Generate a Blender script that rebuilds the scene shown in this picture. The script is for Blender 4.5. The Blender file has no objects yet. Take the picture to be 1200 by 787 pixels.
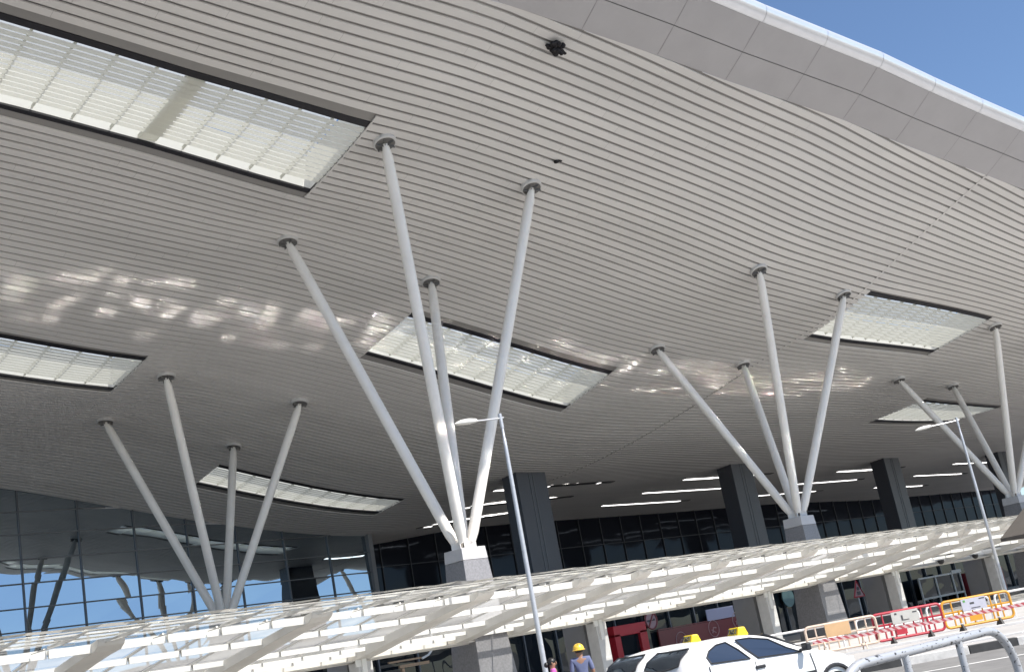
import bpy, bmesh, math, random
import numpy as np
from mathutils import Vector, Matrix
R = math.radians
random.seed(7)
sc = bpy.context.scene
COL = sc.collection

# ------------------------------------------------------------------ helpers
class MB:
    """collects vertices and faces, then links them as one mesh object"""
    def __init__(s): s.v = []; s.f = []; s.m = []
    def add(s, vs, fs, mi=0):
        b = len(s.v); s.v += [tuple(map(float, p)) for p in vs]
        s.f += [tuple(b + i for i in f) for f in fs]; s.m += [mi] * len(fs)
    def box(s, c, d, rot=None, mi=0):
        x, y, z = (k / 2 for k in d)
        vs = [Vector((a, b, e)) for a in (-x, x) for b in (-y, y) for e in (-z, z)]
        if rot is not None: vs = [rot @ v for v in vs]
        vs = [v + Vector(c) for v in vs]
        s.add(vs, [(0, 1, 3, 2), (4, 6, 7, 5), (0, 4, 5, 1), (2, 3, 7, 6), (0, 2, 6, 4), (1, 5, 7, 3)], mi)
    def quad(s, a, b, c, d, mi=0): s.add([a, b, c, d], [(0, 1, 2, 3)], mi)
    def tube(s, pts, rads, n=12, cap=True, mi=0):
        pts = [Vector(p) for p in pts]
        if not hasattr(rads, '__len__'): rads = [rads] * len(pts)
        vs = []; fs = []; up = None
        for i, p in enumerate(pts):
            if i == 0: t = pts[1] - p
            elif i == len(pts) - 1: t = p - pts[i - 1]
            else: t = (pts[i + 1] - p).normalized() + (p - pts[i - 1]).normalized()
            t.normalize()
            if up is None:
                up = Vector((0, 0, 1)) if abs(t.z) < .9 else Vector((1, 0, 0))
            a = (up - t * up.dot(t)).normalized(); b = t.cross(a); up = a
            for k in range(n):
                q = 2 * math.pi * k / n
                vs.append(p + (a * math.cos(q) + b * math.sin(q)) * rads[i])
        for i in range(len(pts) - 1):
            for k in range(n):
                k2 = (k + 1) % n
                fs.append((i * n + k, i * n + k2, (i + 1) * n + k2, (i + 1) * n + k))
        if cap:
            fs.append(tuple(range(n - 1, -1, -1))); fs.append(tuple((len(pts) - 1) * n + k for k in range(n)))
        s.add(vs, fs, mi)
    def prism(s, prof, x0, x1, mi=0):
        """profile [(y,z)...] extruded along x"""
        n = len(prof)
        vs = [(x0, y, z) for y, z in prof] + [(x1, y, z) for y, z in prof]
        fs = [tuple(range(n - 1, -1, -1)), tuple(range(n, 2 * n))] + [(i, (i + 1) % n, n + (i + 1) % n, n + i) for i in range(n)]
        s.add(vs, fs, mi)
    def frustum(s, c, a0, b0, z0, a1, b1, z1, mi=0):
        x, y = c
        vs = [(x - a0, y - b0, z0), (x + a0, y - b0, z0), (x + a0, y + b0, z0), (x - a0, y + b0, z0),
              (x - a1, y - b1, z1), (x + a1, y - b1, z1), (x + a1, y + b1, z1), (x - a1, y + b1, z1)]
        s.add(vs, [(3, 2, 1, 0), (4, 5, 6, 7), (0, 1, 5, 4), (1, 2, 6, 5), (2, 3, 7, 6), (3, 0, 4, 7)], mi)
    def lathe(s, c, prof, n=16, mi=0, axis='z'):
        """profile [(r,h)...] about an axis through c"""
        vs = []; fs = []
        for r, h in prof:
            for k in range(n):
                q = 2 * math.pi * k / n; a, b = r * math.cos(q), r * math.sin(q)
                p = (a, b, h) if axis == 'z' else ((a, h, b) if axis == 'y' else (h, a, b))
                vs.append((c[0] + p[0], c[1] + p[1], c[2] + p[2]))
        for i in range(len(prof) - 1):
            for k in range(n):
                k2 = (k + 1) % n
                fs.append((i * n + k, i * n + k2, (i + 1) * n + k2, (i + 1) * n + k))
        fs.append(tuple(range(n - 1, -1, -1))); fs.append(tuple((len(prof) - 1) * n + k for k in range(n)))
        s.add(vs, fs, mi)
    def build(s, name, mats, parent=None, smooth=False, bevel=0, recalc=True):
        me = bpy.data.meshes.new(name); me.from_pydata(s.v, [], s.f)
        if not isinstance(mats, (list, tuple)): mats = [mats]
        for m in mats: me.materials.append(m)
        if any(s.m): me.polygons.foreach_set('material_index', s.m)
        if recalc:
            bm = bmesh.new(); bm.from_mesh(me); bmesh.ops.recalc_face_normals(bm, faces=bm.faces); bm.to_mesh(me); bm.free()
        o = bpy.data.objects.new(name, me); COL.objects.link(o)
        if smooth:
            me.polygons.foreach_set('use_smooth', [True] * len(me.polygons))
            if smooth != 'all':
                try: me.set_sharp_from_angle(angle=R(40))
                except Exception: pass
        if bevel:
            b = o.modifiers.new('bevel', 'BEVEL'); b.width = bevel; b.segments = 2; b.limit_method = 'ANGLE'
        if parent is not None: attach(o, parent)
        return o

def attach(o, p):
    o.parent = p
    if p.parent is not None and p.type == 'MESH':
        o.matrix_parent_inverse = Matrix.Identity(4); 
        m = p.matrix_parent_inverse.copy(); q = p.parent
        o.matrix_parent_inverse = (q.matrix_basis @ m @ p.matrix_basis).inverted() if q.parent is None else Matrix.Identity(4)
    else:
        o.matrix_parent_inverse = p.matrix_basis.inverted()

def tag(o, label, cat, group=None):
    o['label'] = label; o['category'] = cat
    if group: o['group'] = group
    return o
def thing(name, label, cat, loc=(0, 0, 0), group=None):
    o = bpy.data.objects.new(name, None); o.empty_display_size = .3; COL.objects.link(o); o.location = loc
    o.matrix_basis = Matrix.Translation(loc)
    return tag(o, label, cat, group)
def struct(o): o['kind'] = 'structure'; return o
def dup(root, loc, rz=None, label=None):
    def cp(o, par):
        c = o.copy(); COL.objects.link(c)
        if par is not None: c.parent = par
        for ch in list(o.children): cp(ch, c)
        return c
    r = cp(root, None); r.location = loc
    if rz is not None: r.rotation_euler[2] = rz
    if label: r['label'] = label
    return r

# ------------------------------------------------------------------ materials
def mat(name, col, rough=.6, metal=0., var=.0, scale=3., bump=0., bscale=40., spec=.5, emit=0., stretch=None):
    m = bpy.data.materials.new(name); m.use_nodes = True; nt = m.node_tree; b = nt.nodes['Principled BSDF']
    b.inputs['Base Color'].default_value = (*col, 1); b.inputs['Roughness'].default_value = rough
    b.inputs['Metallic'].default_value = metal; b.inputs['Specular IOR Level'].default_value = spec
    if emit:
        b.inputs['Emission Color'].default_value = (*col, 1); b.inputs['Emission Strength'].default_value = emit
    tc = None
    if var or bump:
        tc = nt.nodes.new('ShaderNodeTexCoord'); src = tc.outputs['Object']
        if stretch:
            mp = nt.nodes.new('ShaderNodeMapping'); mp.inputs['Scale'].default_value = stretch
            nt.links.new(src, mp.inputs['Vector']); src = mp.outputs['Vector']
    if var:
        n = nt.nodes.new('ShaderNodeTexNoise'); n.inputs['Scale'].default_value = scale; n.inputs['Detail'].default_value = 6
        n.inputs['Roughness'].default_value = .65
        rp = nt.nodes.new('ShaderNodeMapRange'); rp.inputs['From Min'].default_value = .3; rp.inputs['From Max'].default_value = .7
        rp.inputs['To Min'].default_value = 1 - var; rp.inputs['To Max'].default_value = 1 + var
        mx = nt.nodes.new('ShaderNodeMix'); mx.data_type = 'RGBA'; mx.blend_type = 'MULTIPLY'; mx.inputs['Factor'].default_value = 1
        mx.inputs['A'].default_value = (*col, 1)
        nt.links.new(src, n.inputs['Vector']); nt.links.new(n.outputs['Fac'], rp.inputs['Value'])
        nt.links.new(rp.outputs['Result'], mx.inputs['B']); nt.links.new(mx.outputs['Result'], b.inputs['Base Color'])
    if bump:
        n2 = nt.nodes.new('ShaderNodeTexNoise'); n2.inputs['Scale'].default_value = bscale; n2.inputs['Detail'].default_value = 5
        bp = nt.nodes.new('ShaderNodeBump'); bp.inputs['Strength'].default_value = bump; bp.inputs['Distance'].default_value = .02
        nt.links.new(src, n2.inputs['Vector']); nt.links.new(n2.outputs['Fac'], bp.inputs['Height']); nt.links.new(bp.outputs['Normal'], b.inputs['Normal'])
    return m

def glass_pane(name, tint, refl=.12, rough=.0, dark=None, wave=0., wscale=.25):
    """thin glazing: mirror reflection over a see-through (or dark) body, no refraction"""
    m = bpy.data.materials.new(name); m.use_nodes = True; nt = m.node_tree; nt.nodes.remove(nt.nodes['Principled BSDF'])
    out = nt.nodes['Material Output']; mix = nt.nodes.new('ShaderNodeMixShader')
    g = nt.nodes.new('ShaderNodeBsdfGlossy'); g.inputs['Roughness'].default_value = rough; g.inputs['Color'].default_value = (.95, .97, 1, 1)
    if dark is None:
        t = nt.nodes.new('ShaderNodeBsdfTransparent'); t.inputs['Color'].default_value = (*tint, 1)
    else:
        t = nt.nodes.new('ShaderNodeBsdfDiffuse'); t.inputs['Color'].default_value = (*dark, 1)
        g.inputs['Color'].default_value = (*tint, 1)
    lw = nt.nodes.new('ShaderNodeLayerWeight'); lw.inputs['Blend'].default_value = .5
    pw = nt.nodes.new('ShaderNodeMath'); pw.operation = 'POWER'; pw.inputs[1].default_value = 5; nt.links.new(lw.outputs['Facing'], pw.inputs[0])
    ad = nt.nodes.new('ShaderNodeMath'); ad.operation = 'MULTIPLY_ADD'; ad.use_clamp = True; ad.inputs[1].default_value = 1 - refl - .04; ad.inputs[2].default_value = refl + .04
    nt.links.new(pw.outputs[0], ad.inputs[0]); nt.links.new(ad.outputs[0], mix.inputs[0])
    nt.links.new(t.outputs[0], mix.inputs[1]); nt.links.new(g.outputs[0], mix.inputs[2]); nt.links.new(mix.outputs[0], out.inputs['Surface'])
    if wave:
        tc = nt.nodes.new('ShaderNodeTexCoord'); n = nt.nodes.new('ShaderNodeTexNoise'); n.inputs['Scale'].default_value = wscale; n.inputs['Detail'].default_value = 1
        bp = nt.nodes.new('ShaderNodeBump'); bp.inputs['Strength'].default_value = wave; bp.inputs['Distance'].default_value = 1
        nt.links.new(tc.outputs['Object'], n.inputs['Vector']); nt.links.new(n.outputs['Fac'], bp.inputs['Height']); nt.links.new(bp.outputs['Normal'], g.inputs['Normal'])
    return m

def translucent(name, col, t=.5):
    m = bpy.data.materials.new(name); m.use_nodes = True; nt = m.node_tree; nt.nodes.remove(nt.nodes['Principled BSDF'])
    out = nt.nodes['Material Output']; mix = nt.nodes.new('ShaderNodeMixShader'); mix.inputs[0].default_value = t
    d = nt.nodes.new('ShaderNodeBsdfDiffuse'); tr = nt.nodes.new('ShaderNodeBsdfTranslucent')
    d.inputs['Color'].default_value = (*col, 1); tr.inputs['Color'].default_value = (*col, 1)
    nt.links.new(d.outputs[0], mix.inputs[1]); nt.links.new(tr.outputs[0], mix.inputs[2]); nt.links.new(mix.outputs[0], out.inputs['Surface'])
    return m

def stripe_mat(name, c1, c2, vec, scale, rough=.6):
    m = mat(name, c1, rough); nt = m.node_tree; b = nt.nodes['Principled BSDF']
    tc = nt.nodes.new('ShaderNodeTexCoord'); dt = nt.nodes.new('ShaderNodeVectorMath'); dt.operation = 'DOT_PRODUCT'; dt.inputs[1].default_value = vec
    sc_ = nt.nodes.new('ShaderNodeMath'); sc_.operation = 'MULTIPLY'; sc_.inputs[1].default_value = scale
    fr = nt.nodes.new('ShaderNodeMath'); fr.operation = 'FRACT'; gt = nt.nodes.new('ShaderNodeMath'); gt.operation = 'GREATER_THAN'; gt.inputs[1].default_value = .5
    mx = nt.nodes.new('ShaderNodeMix'); mx.data_type = 'RGBA'; mx.inputs['A'].default_value = (*c1, 1); mx.inputs['B'].default_value = (*c2, 1)
    nt.links.new(tc.outputs['Object'], dt.inputs[0]); nt.links.new(dt.outputs['Value'], sc_.inputs[0]); nt.links.new(sc_.outputs[0], fr.inputs[0])
    nt.links.new(fr.outputs[0], gt.inputs[0]); nt.links.new(gt.outputs[0], mx.inputs['Factor']); nt.links.new(mx.outputs['Result'], b.inputs['Base Color'])
    return m

M = dict(
    slat=mat('slat_paint', (.675, .655, .635), .55, 0, .08, .35, stretch=(.25, 1, 1)),
    slatgap=mat('soffit_void', (.28, .27, .26), .8),
    fascia=mat('fascia_panel', (.37, .36, .365), .36, .3, .05, .5),
    seam=mat('seam', (.20, .20, .20), .7),
    nose=mat('nose_metal', (.72, .73, .75), .28, .6, .04, 1.2),
    roof=mat('roof_sheet', (.55, .55, .55), .5),
    frame_dark=mat('dark_frame', (.018, .017, .022), .55),
    cream=translucent('louvre_cream', (.78, .775, .72), .5),
    well=mat('well_white', (.8, .8, .78), .6),
    clear=None,
    tube=mat('tube_paint', (.82, .785, .74), .35, 0, .05, 1.2),
    flange=mat('flange_steel', (.62, .61, .60), .4, .2),
    flange_in=mat('flange_inner', (.17, .165, .16), .6, .2),  # dark grey plate inside the pale rim
    granite=mat('dark_granite', (.062, .064, .078), .38, 0, .35, 22, bump=.02),
    granite_l=mat('grey_granite', (.22, .215, .225), .45, 0, .22, 14, bump=.03),
    cap=mat('plinth_cap', (.50, .49, .50), .5, 0, .06, 3),
    mullion=mat('mullion_alu', (.12, .125, .135), .4, .5),
    mullion_dark=mat('mullion_dark', (.055, .06, .075), .5, .2),
    mirror=glass_pane('tinted_mirror_glass', (.62, .72, .80), .52, 0, (.012, .016, .02), wave=.05, wscale=.22),
    darkglass=glass_pane('dark_tinted_glass', (.35, .4, .48), -.01, .05, (.018, .020, .028), wave=.03, wscale=.3),
    shopglass=glass_pane('shop_glass', (.6, .65, .7), .03, .01, (.010, .014, .018), wave=.03, wscale=.5),
    white=mat('white_steel', (.76, .75, .72), .45, 0, .06, 2.),
    offwhite=mat('cream_steel', (.66, .635, .59), .5, 0, .07, 1.6),
    canopyglass=None,
    conc=mat('pale_concrete', (.55, .54, .53), .7, 0, .10, 4, bump=.03),
    greywall=mat('grey_cladding', (.20, .20, .21), .6, 0, .06, 2),
    asphalt=mat('asphalt', (.18, .176, .17), .9, 0, .18, 1.5, bump=.25, bscale=60),
    pave=mat('paving', (.40, .388, .375), .85, 0, .10, .8, bump=.08, bscale=25),
    ground=mat('dry_ground', (.26, .24, .21), .95, 0, .2, .05),
    kerbw=mat('kerb_white', (.62, .60, .57), .8, 0, .2, 5, bump=.1),
    kerbb=mat('kerb_black', (.05, .05, .05), .8, 0, .3, 5, bump=.1),
    paintw=mat('road_paint', (.7, .69, .66), .8, 0, .2, 4),
    light=mat('lit_diffuser', (1, .99, .95), .5, emit=1.9),
    unlit=mat('unlit_diffuser', (.10, .10, .10), .5),
    galv=mat('galvanised', (.50, .51, .53), .42, .55, .10, 8),
    lamp=mat('lamp_shell', (.72, .71, .68), .4),
    carwhite=mat('car_white', (.80, .80, .79), .16, 0, .02, 2, spec=.6),
    carglass=glass_pane('car_glass', (.62, .72, .85), .16, 0, (.02, .026, .034)),
    black=mat('black_rubber', (.02, .02, .021), .6),
    blackpl=mat('black_plastic', (.025, .025, .028), .4),
    yellow=mat('taxi_yellow', (.80, .55, .02), .4),
    orange=mat('orange_decal', (.80, .28, .10), .5),
    polished=mat('reflector_steel', (.96, .96, .96), .06, 1.),
    chrome=mat('chrome', (.7, .7, .7), .15, 1),
    lens=mat('lamp_lens', (.7, .72, .74), .1, .2),
    redlens=mat('red_lens', (.45, .02, .02), .2),
    tan=mat('tan_paint', (.60, .47, .37), .5, 0, .06, 5),
    tanboard=mat('tan_board', (.56, .36, .19), .6, 0, .08, 3),
    redp=mat('red_paint', (.42, .03, .05), .4, 0, .06, 6),
    yelp=mat('amber_paint', (.62, .30, .03), .45, 0, .06, 6),
    board=mat('grey_board', (.48, .47, .43), .5, 0, .06, 6),
    board2=mat('lilac_board', (.46, .46, .52), .5, 0, .05, 6),
    mark=mat('board_mark', (.06, .06, .06), .6),
    markg=mat('board_mark_green', (.1, .3, .06), .6),
    railw=mat('white_rail', (.78, .76, .74), .35),
    shopred=mat('shop_red', (.50, .02, .03), .35),
    maroon=mat('maroon_panel', (.16, .014, .022), .3),
    pinkish=mat('sign_pink', (.42, .27, .27), .5),
    lilac=mat('notice_lilac', (.36, .36, .48), .6),
    teal=mat('reflection_teal', (.10, .17, .17), .5),
    brown=mat('brown_cloth', (.085, .075, .066), .85, 0, .08, 4),
    wood=mat('raw_wood', (.42, .28, .17), .7, 0, .15, 8),
    bee=mat('nest_dark', (.012, .009, .010), .75, bump=.3, bscale=30),
    skin=mat('skin', (.30, .16, .10), .5), hair=mat('hair_black', (.012, .010, .010), .45),
    magenta=mat('magenta_cloth', (.50, .10, .36), .8, 0, .1, 12), bluegrey=mat('bluegrey_cloth', (.12, .14, .24), .85, 0, .1, 12),
    helmet=mat('helmet_yellow', (.75, .48, .06), .35), trous=mat('dark_cloth', (.03, .03, .04), .85), eye=mat('eye_white', (.7, .7, .68), .3),
)

def frosted(name):
    m = bpy.data.materials.new(name); m.use_nodes = True; nt = m.node_tree; nt.nodes.remove(nt.nodes['Principled BSDF'])
    out = nt.nodes['Material Output']; mix = nt.nodes.new('ShaderNodeMixShader'); mix.inputs[0].default_value = .55
    a = nt.nodes.new('ShaderNodeBsdfTransparent'); a.inputs['Color'].default_value = (.62, .63, .60, 1)
    c = nt.nodes.new('ShaderNodeBsdfTranslucent'); c.inputs['Color'].default_value = (.52, .525, .50, 1)
    nt.links.new(a.outputs[0], mix.inputs[1]); nt.links.new(c.outputs[0], mix.inputs[2]); nt.links.new(mix.outputs[0], out.inputs['Surface'])
    return m
def strip_tone(m):
    nt = m.node_tree; bs = nt.nodes['Principled BSDF']; tc = nt.nodes.new('ShaderNodeTexCoord'); sp = nt.nodes.new('ShaderNodeSeparateXYZ'); nt.links.new(tc.outputs['Object'], sp.inputs[0])
    def mth(op, a, b=None):
        n = nt.nodes.new('ShaderNodeMath'); n.operation = op
        for k, v in ((0, a), (1, b)):
            if v is None: continue
            if isinstance(v, (int, float)): n.inputs[k].default_value = v
            else: nt.links.new(v, n.inputs[k])
        return n.outputs[0]
    row = mth('FLOOR', mth('MULTIPLY', mth('ADD', sp.outputs[1], -10.819), 1 / .362))
    w1 = nt.nodes.new('ShaderNodeTexWhiteNoise'); w1.noise_dimensions = '1D'; nt.links.new(row, w1.inputs['W'])
    xo = mth('ADD', mth('MULTIPLY', sp.outputs[0], 1 / 5.8), mth('MULTIPLY', w1.outputs['Value'], 7.3))
    cell = mth('FLOOR', xo)
    w2 = nt.nodes.new('ShaderNodeTexWhiteNoise'); w2.noise_dimensions = '2D'; cb = nt.nodes.new('ShaderNodeCombineXYZ'); nt.links.new(row, cb.inputs[0]); nt.links.new(cell, cb.inputs[1]); nt.links.new(cb.outputs[0], w2.inputs['Vector'])
    tone = mth('ADD', mth('MULTIPLY', w2.outputs['Value'], .04), .98)
    jt = mth('LESS_THAN', mth('FRACT', xo), .0015); tone = mth('MULTIPLY', tone, mth('SUBTRACT', 1.0, mth('MULTIPLY', jt, .45)))
    mx = nt.nodes.new('ShaderNodeMix'); mx.data_type = 'RGBA'; mx.blend_type = 'MULTIPLY'; mx.inputs['Factor'].default_value = 1
    nt.links.new(bs.inputs['Base Color'].links[0].from_socket, mx.inputs['A']); nt.links.new(tone, mx.inputs['B']); nt.links.new(mx.outputs['Result'], bs.inputs['Base Color'])
strip_tone(M['slat'])
M['clear'] = frosted('frosted_glazing')
def dusty(name):
    m = bpy.data.materials.new(name); m.use_nodes = True; nt = m.node_tree; nt.nodes.remove(nt.nodes['Principled BSDF'])
    out = nt.nodes['Material Output']; mix = nt.nodes.new('ShaderNodeMixShader')
    a = nt.nodes.new('ShaderNodeBsdfTransparent'); a.inputs['Color'].default_value = (.93, .95, .93, 1)
    c = nt.nodes.new('ShaderNodeBsdfTranslucent'); c.inputs['Color'].default_value = (.74, .73, .705, 1)
    tc = nt.nodes.new('ShaderNodeTexCoord'); n = nt.nodes.new('ShaderNodeTexNoise'); n.inputs['Scale'].default_value = .9; n.inputs['Detail'].default_value = 6
    mr = nt.nodes.new('ShaderNodeMapRange'); mr.inputs['From Min'].default_value = .3; mr.inputs['From Max'].default_value = .7; mr.inputs['To Min'].default_value = .26; mr.inputs['To Max'].default_value = .44
    nt.links.new(tc.outputs['Object'], n.inputs['Vector']); nt.links.new(n.outputs['Fac'], mr.inputs['Value']); nt.links.new(mr.outputs['Result'], mix.inputs[0])
    nt.links.new(a.outputs[0], mix.inputs[1]); nt.links.new(c.outputs[0], mix.inputs[2])
    g = nt.nodes.new('ShaderNodeBsdfGlossy'); g.inputs['Roughness'].default_value = .45; mx = nt.nodes.new('ShaderNodeMixShader'); mx.inputs[0].default_value = .03
    nt.links.new(mix.outputs[0], mx.inputs[1]); nt.links.new(g.outputs[0], mx.inputs[2]); nt.links.new(mx.outputs[0], out.inputs['Surface'])
    return m
M['canopyglass'] = dusty('dusty_canopy_glass')

# ------------------------------------------------------------------ roof surface (thin plate spline through surveyed points)
PTS = np.array([[22.94, 21.47, 20.74], [25.09, 21.33, 20.39], [28.43, 21.1, 20.27], [32.39, 20.84, 19.83], [35.71, 20.62, 19.6], [39.1, 20.39, 19.49], [41.01, 20.27, 19.13], [49.09, 19.73, 18.29], [49.5, 22.32, 17.31], [49.5, 25.34, 16.16], [49.5, 27.23, 15.34], [49.5, 30.43, 14.59], [22.17, 27.4, 18.73], [28.67, 27.4, 17.93], [22.46, 33.8, 17.82], [29.07, 33.8, 16.71], [41.73, 27.3, 15.9], [48.46, 27.3, 15.28], [42.26, 33.9, 14.48], [48.84, 33.9, 13.9], [63.42, 27.4, 14.61], [63.3, 33.85, 13.49], [70.1, 33.85, 13.26], [22.25, 44.75, 16.01], [28.53, 44.75, 14.72], [22.81, 51.25, 15.65], [29.02, 51.25, 14.25], [9.89, 27.0, 19.65], [14.97, 27.0, 19.17], [21.22, 27.0, 18.61], [11.06, 30.6, 19.41], [15.68, 30.6, 18.93], [21.42, 30.6, 18.0], [15.16, 43.5, 16.7], [20.83, 43.5, 15.84], [20.8, 46.6, 15.52], [16.15, 46.6, 16.16], [29.19, 36.4, 15.96], [34.75, 36.4, 15.02], [41.14, 36.4, 13.79], [40.99, 39.6, 13.06], [34.7, 39.6, 14.37], [29.34, 39.6, 15.52], [49.95, 27.0, 15.12], [62.4, 27.2, 14.8], [62.1, 30.6, 14.13], [49.86, 30.6, 14.35], [29.56, 54.3, 13.86], [41.08, 54.3, 11.52], [41.12, 56.6, 11.34], [29.56, 56.6, 13.52], [71.28, 36.4, 12.72], [80.53, 36.4, 12.39], [81.09, 39.6, 12.63], [69.8, 40.0, 12.59], [20.81, 61.0, 14.79], [25.66, 61.0, 13.72], [29.99, 61.0, 12.74], [38.14, 61.0, 11.26], [43.73, 61.0, 10.63], [45.0, 48.0, 11.6], [65.5, 48.0, 11.6], [85.0, 48.0, 11.6], [50.0, 56.0, 11.5], [70.0, 56.0, 11.5], [90.0, 56.0, 11.5], [55.0, 67.0, 11.5], [75.0, 67.0, 11.5], [95.0, 67.0, 11.5]])
_n = len(PTS); _xy = PTS[:, :2] / 20
def _U(r2): return np.where(r2 > 0, .5 * r2 * np.log(np.maximum(r2, 1e-12)), 0)
_K = _U(((_xy[:, None] - _xy[None]) ** 2).sum(-1)) + .03 * np.eye(_n); _P = np.c_[np.ones(_n), _xy]
_w = np.linalg.solve(np.block([[_K, _P], [_P.T, np.zeros((3, 3))]]), np.r_[PTS[:, 2], 0, 0, 0])
def Z(x, y):
    x = np.clip(x, -16., 112.)
    q = np.stack([np.asarray(x, float) / 20, np.asarray(y, float) / 20], -1)
    r2 = ((q[..., None, :] - _xy) ** 2).sum(-1)
    return _U(r2) @ _w[:_n] + _w[_n] + q @ _w[_n + 1:]
def z1(x, y): return float(Z(np.array([x]), np.array([y]))[0])
def fy(x): return 21.5 - (x - 22.5) * 1.8 / 27
XL, XR, YB = -40., 150., 68.
JOINT = 49.5
SKY = []   # skylights x0,x1,y0,y1
for k in (-1, 0, 1, 2, 3):
    xa = 9.6 + 40.4 * k
    if k in (0, 1, 2): SKY.append((xa, xa + 11.6, 27., 30.6))
    if k in (0,): SKY.append((xa, xa + 11.3, 43.5, 46.6))
SKY += [(29.3, 41.1, 36.4, 39.6), (70.3, 81., 36.4, 39.9), (29.5, 41.1, 54.3, 56.6)]
SKY[2] = (50., 62.4, 27.1, 30.6); SKY[0] = (9.6, 21.3, 27., 30.6); SKY[1] = (9.6, 20.85, 43.5, 46.6)
SKY = [s for s in SKY]

# ------------------------------------------------------------------ terminal roof
roof = thing('terminal_roof', 'sweeping airport roof with striped pale metal soffit carried on white tree columns', 'roof', (40, 45, 14))
pitch = .362; SW = .130; SH = .05
ys = np.arange(11.0, YB, pitch)
def seg_for(y):
    """x intervals of slat at y, cut by the front edge, the joint and the skylights"""
    x0 = XL
    if y + SW < fy(XL): x0 = max(XL, 22.5 + (21.5 - y - SW + .01) * 27 / 1.8)
    if x0 > XR - 1: return []
    iv = [(x0, XR)]
    cuts = [(JOINT - .06, JOINT + .06)] + [(a - .02, b + .02) for a, b, c, d in SKY if c - .34 < y + .13 and y - .13 < d + .30]
    for a, b in cuts:
        nv = []
        for p, q in iv:
            if b <= p or a >= q: nv.append((p, q)); continue
            if a > p: nv.append((p, a))
            if b < q: nv.append((b, q))
        iv = nv
    return [i for i in iv if i[1] - i[0] > .2]
mb = MB(); bk = MB()
for y in ys:
    for p, q in seg_for(y):
        n = max(2, int((q - p) / 1.3) + 1); xs = np.linspace(p, q, n)
        zl = Z(xs, np.maximum(y - SW, fy(xs))); zh = Z(xs, np.full(n, y + SW))
        vs = []
        for i in range(n):
            yy0 = max(y - SW, fy(xs[i]) + .002)
            vs += [(xs[i], yy0, zl[i] + SH), (xs[i], yy0, zl[i]), (xs[i], y + SW, zh[i]), (xs[i], y + SW, zh[i] + SH)]
        fs = []
        for i in range(n - 1):
            for k in range(3): fs.append((i * 4 + k, i * 4 + k + 1, i * 4 + 5 + k, i * 4 + 4 + k))
        fs.append((0, 3, 2, 1)); e = (n - 1) * 4; fs.append((e, e + 1, e + 2, e + 3))
        mb.add(vs, fs)
sl = mb.build('soffit_slats', M['slat'], roof, recalc=False)

def grid_lines(extra, lo, hi, step):
    g = sorted(set([lo, hi] + [e for e in extra if lo < e < hi]))
    out = [g[0]]
    for a, b in zip(g, g[1:]):
        k = max(1, int(math.ceil((b - a) / step)))
        out += [a + (b - a) * i / k for i in range(1, k + 1)]
    return out
def sheet(dz, name, m, off=0., clipfront=True, ytop=None):
    gx = grid_lines([v for s in SKY for v in (s[0] - off, s[1] + off)] , XL, XR, 2.)
    gy = grid_lines([v for s in SKY for v in (s[2] - off, s[3] + off)], 11., YB + .1, 1.5)
    X_, Y_ = np.meshgrid(gx, gy, indexing='ij')
    Yc = np.maximum(Y_, np.vectorize(fy)(X_))
    Zc = Z(X_, Yc) + (dz(X_, Yc) if callable(dz) else dz)
    nx, ny = X_.shape; b = MB(); ids = {}
    def vid(i, j):
        if (i, j) not in ids:
            ids[i, j] = len(b.v); b.v.append((X_[i, j], Yc[i, j], Zc[i, j]))
        return ids[i, j]
    for i in range(nx - 1):
        for j in range(ny - 1):
            cx, cy = (gx[i] + gx[i + 1]) / 2, (gy[j] + gy[j + 1]) / 2
            if any(s[0] - off < cx < s[1] + off and s[2] - off < cy < s[3] + off for s in SKY): continue
            if Yc[i, j + 1] - Y_[i, j + 1] > 1e-6 and Yc[i + 1, j + 1] - Y_[i + 1, j + 1] > 1e-6: continue
            b.f.append((vid(i, j), vid(i + 1, j), vid(i + 1, j + 1), vid(i, j + 1))); b.m.append(0)
    return b.build(name, m, roof, smooth='all', recalc=False)
sheet(SH + .02, 'soffit_backing', M['slatgap'])
RT = 1.3
def rtop(x, y): return RT + .55 * np.clip(1 - (y - np.vectorize(fy)(x)) / 6., 0, 1)
sheet(rtop, 'roof_sheet', M['roof'])
# expansion joint strip
b = MB()
yy = np.linspace(fy(JOINT) + .02, 34.5, 40); zz = Z(np.full(40, JOINT), yy)
for i in range(39):
    vs = [(JOINT + sx * .075, yy[i + e], zz[i + e] - .006) for e in (0, 1) for sx in (-1, 1)]
    b.add(vs, [(0, 1, 3, 2)])
b.build('joint_strip', M['slat'], roof)
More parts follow.
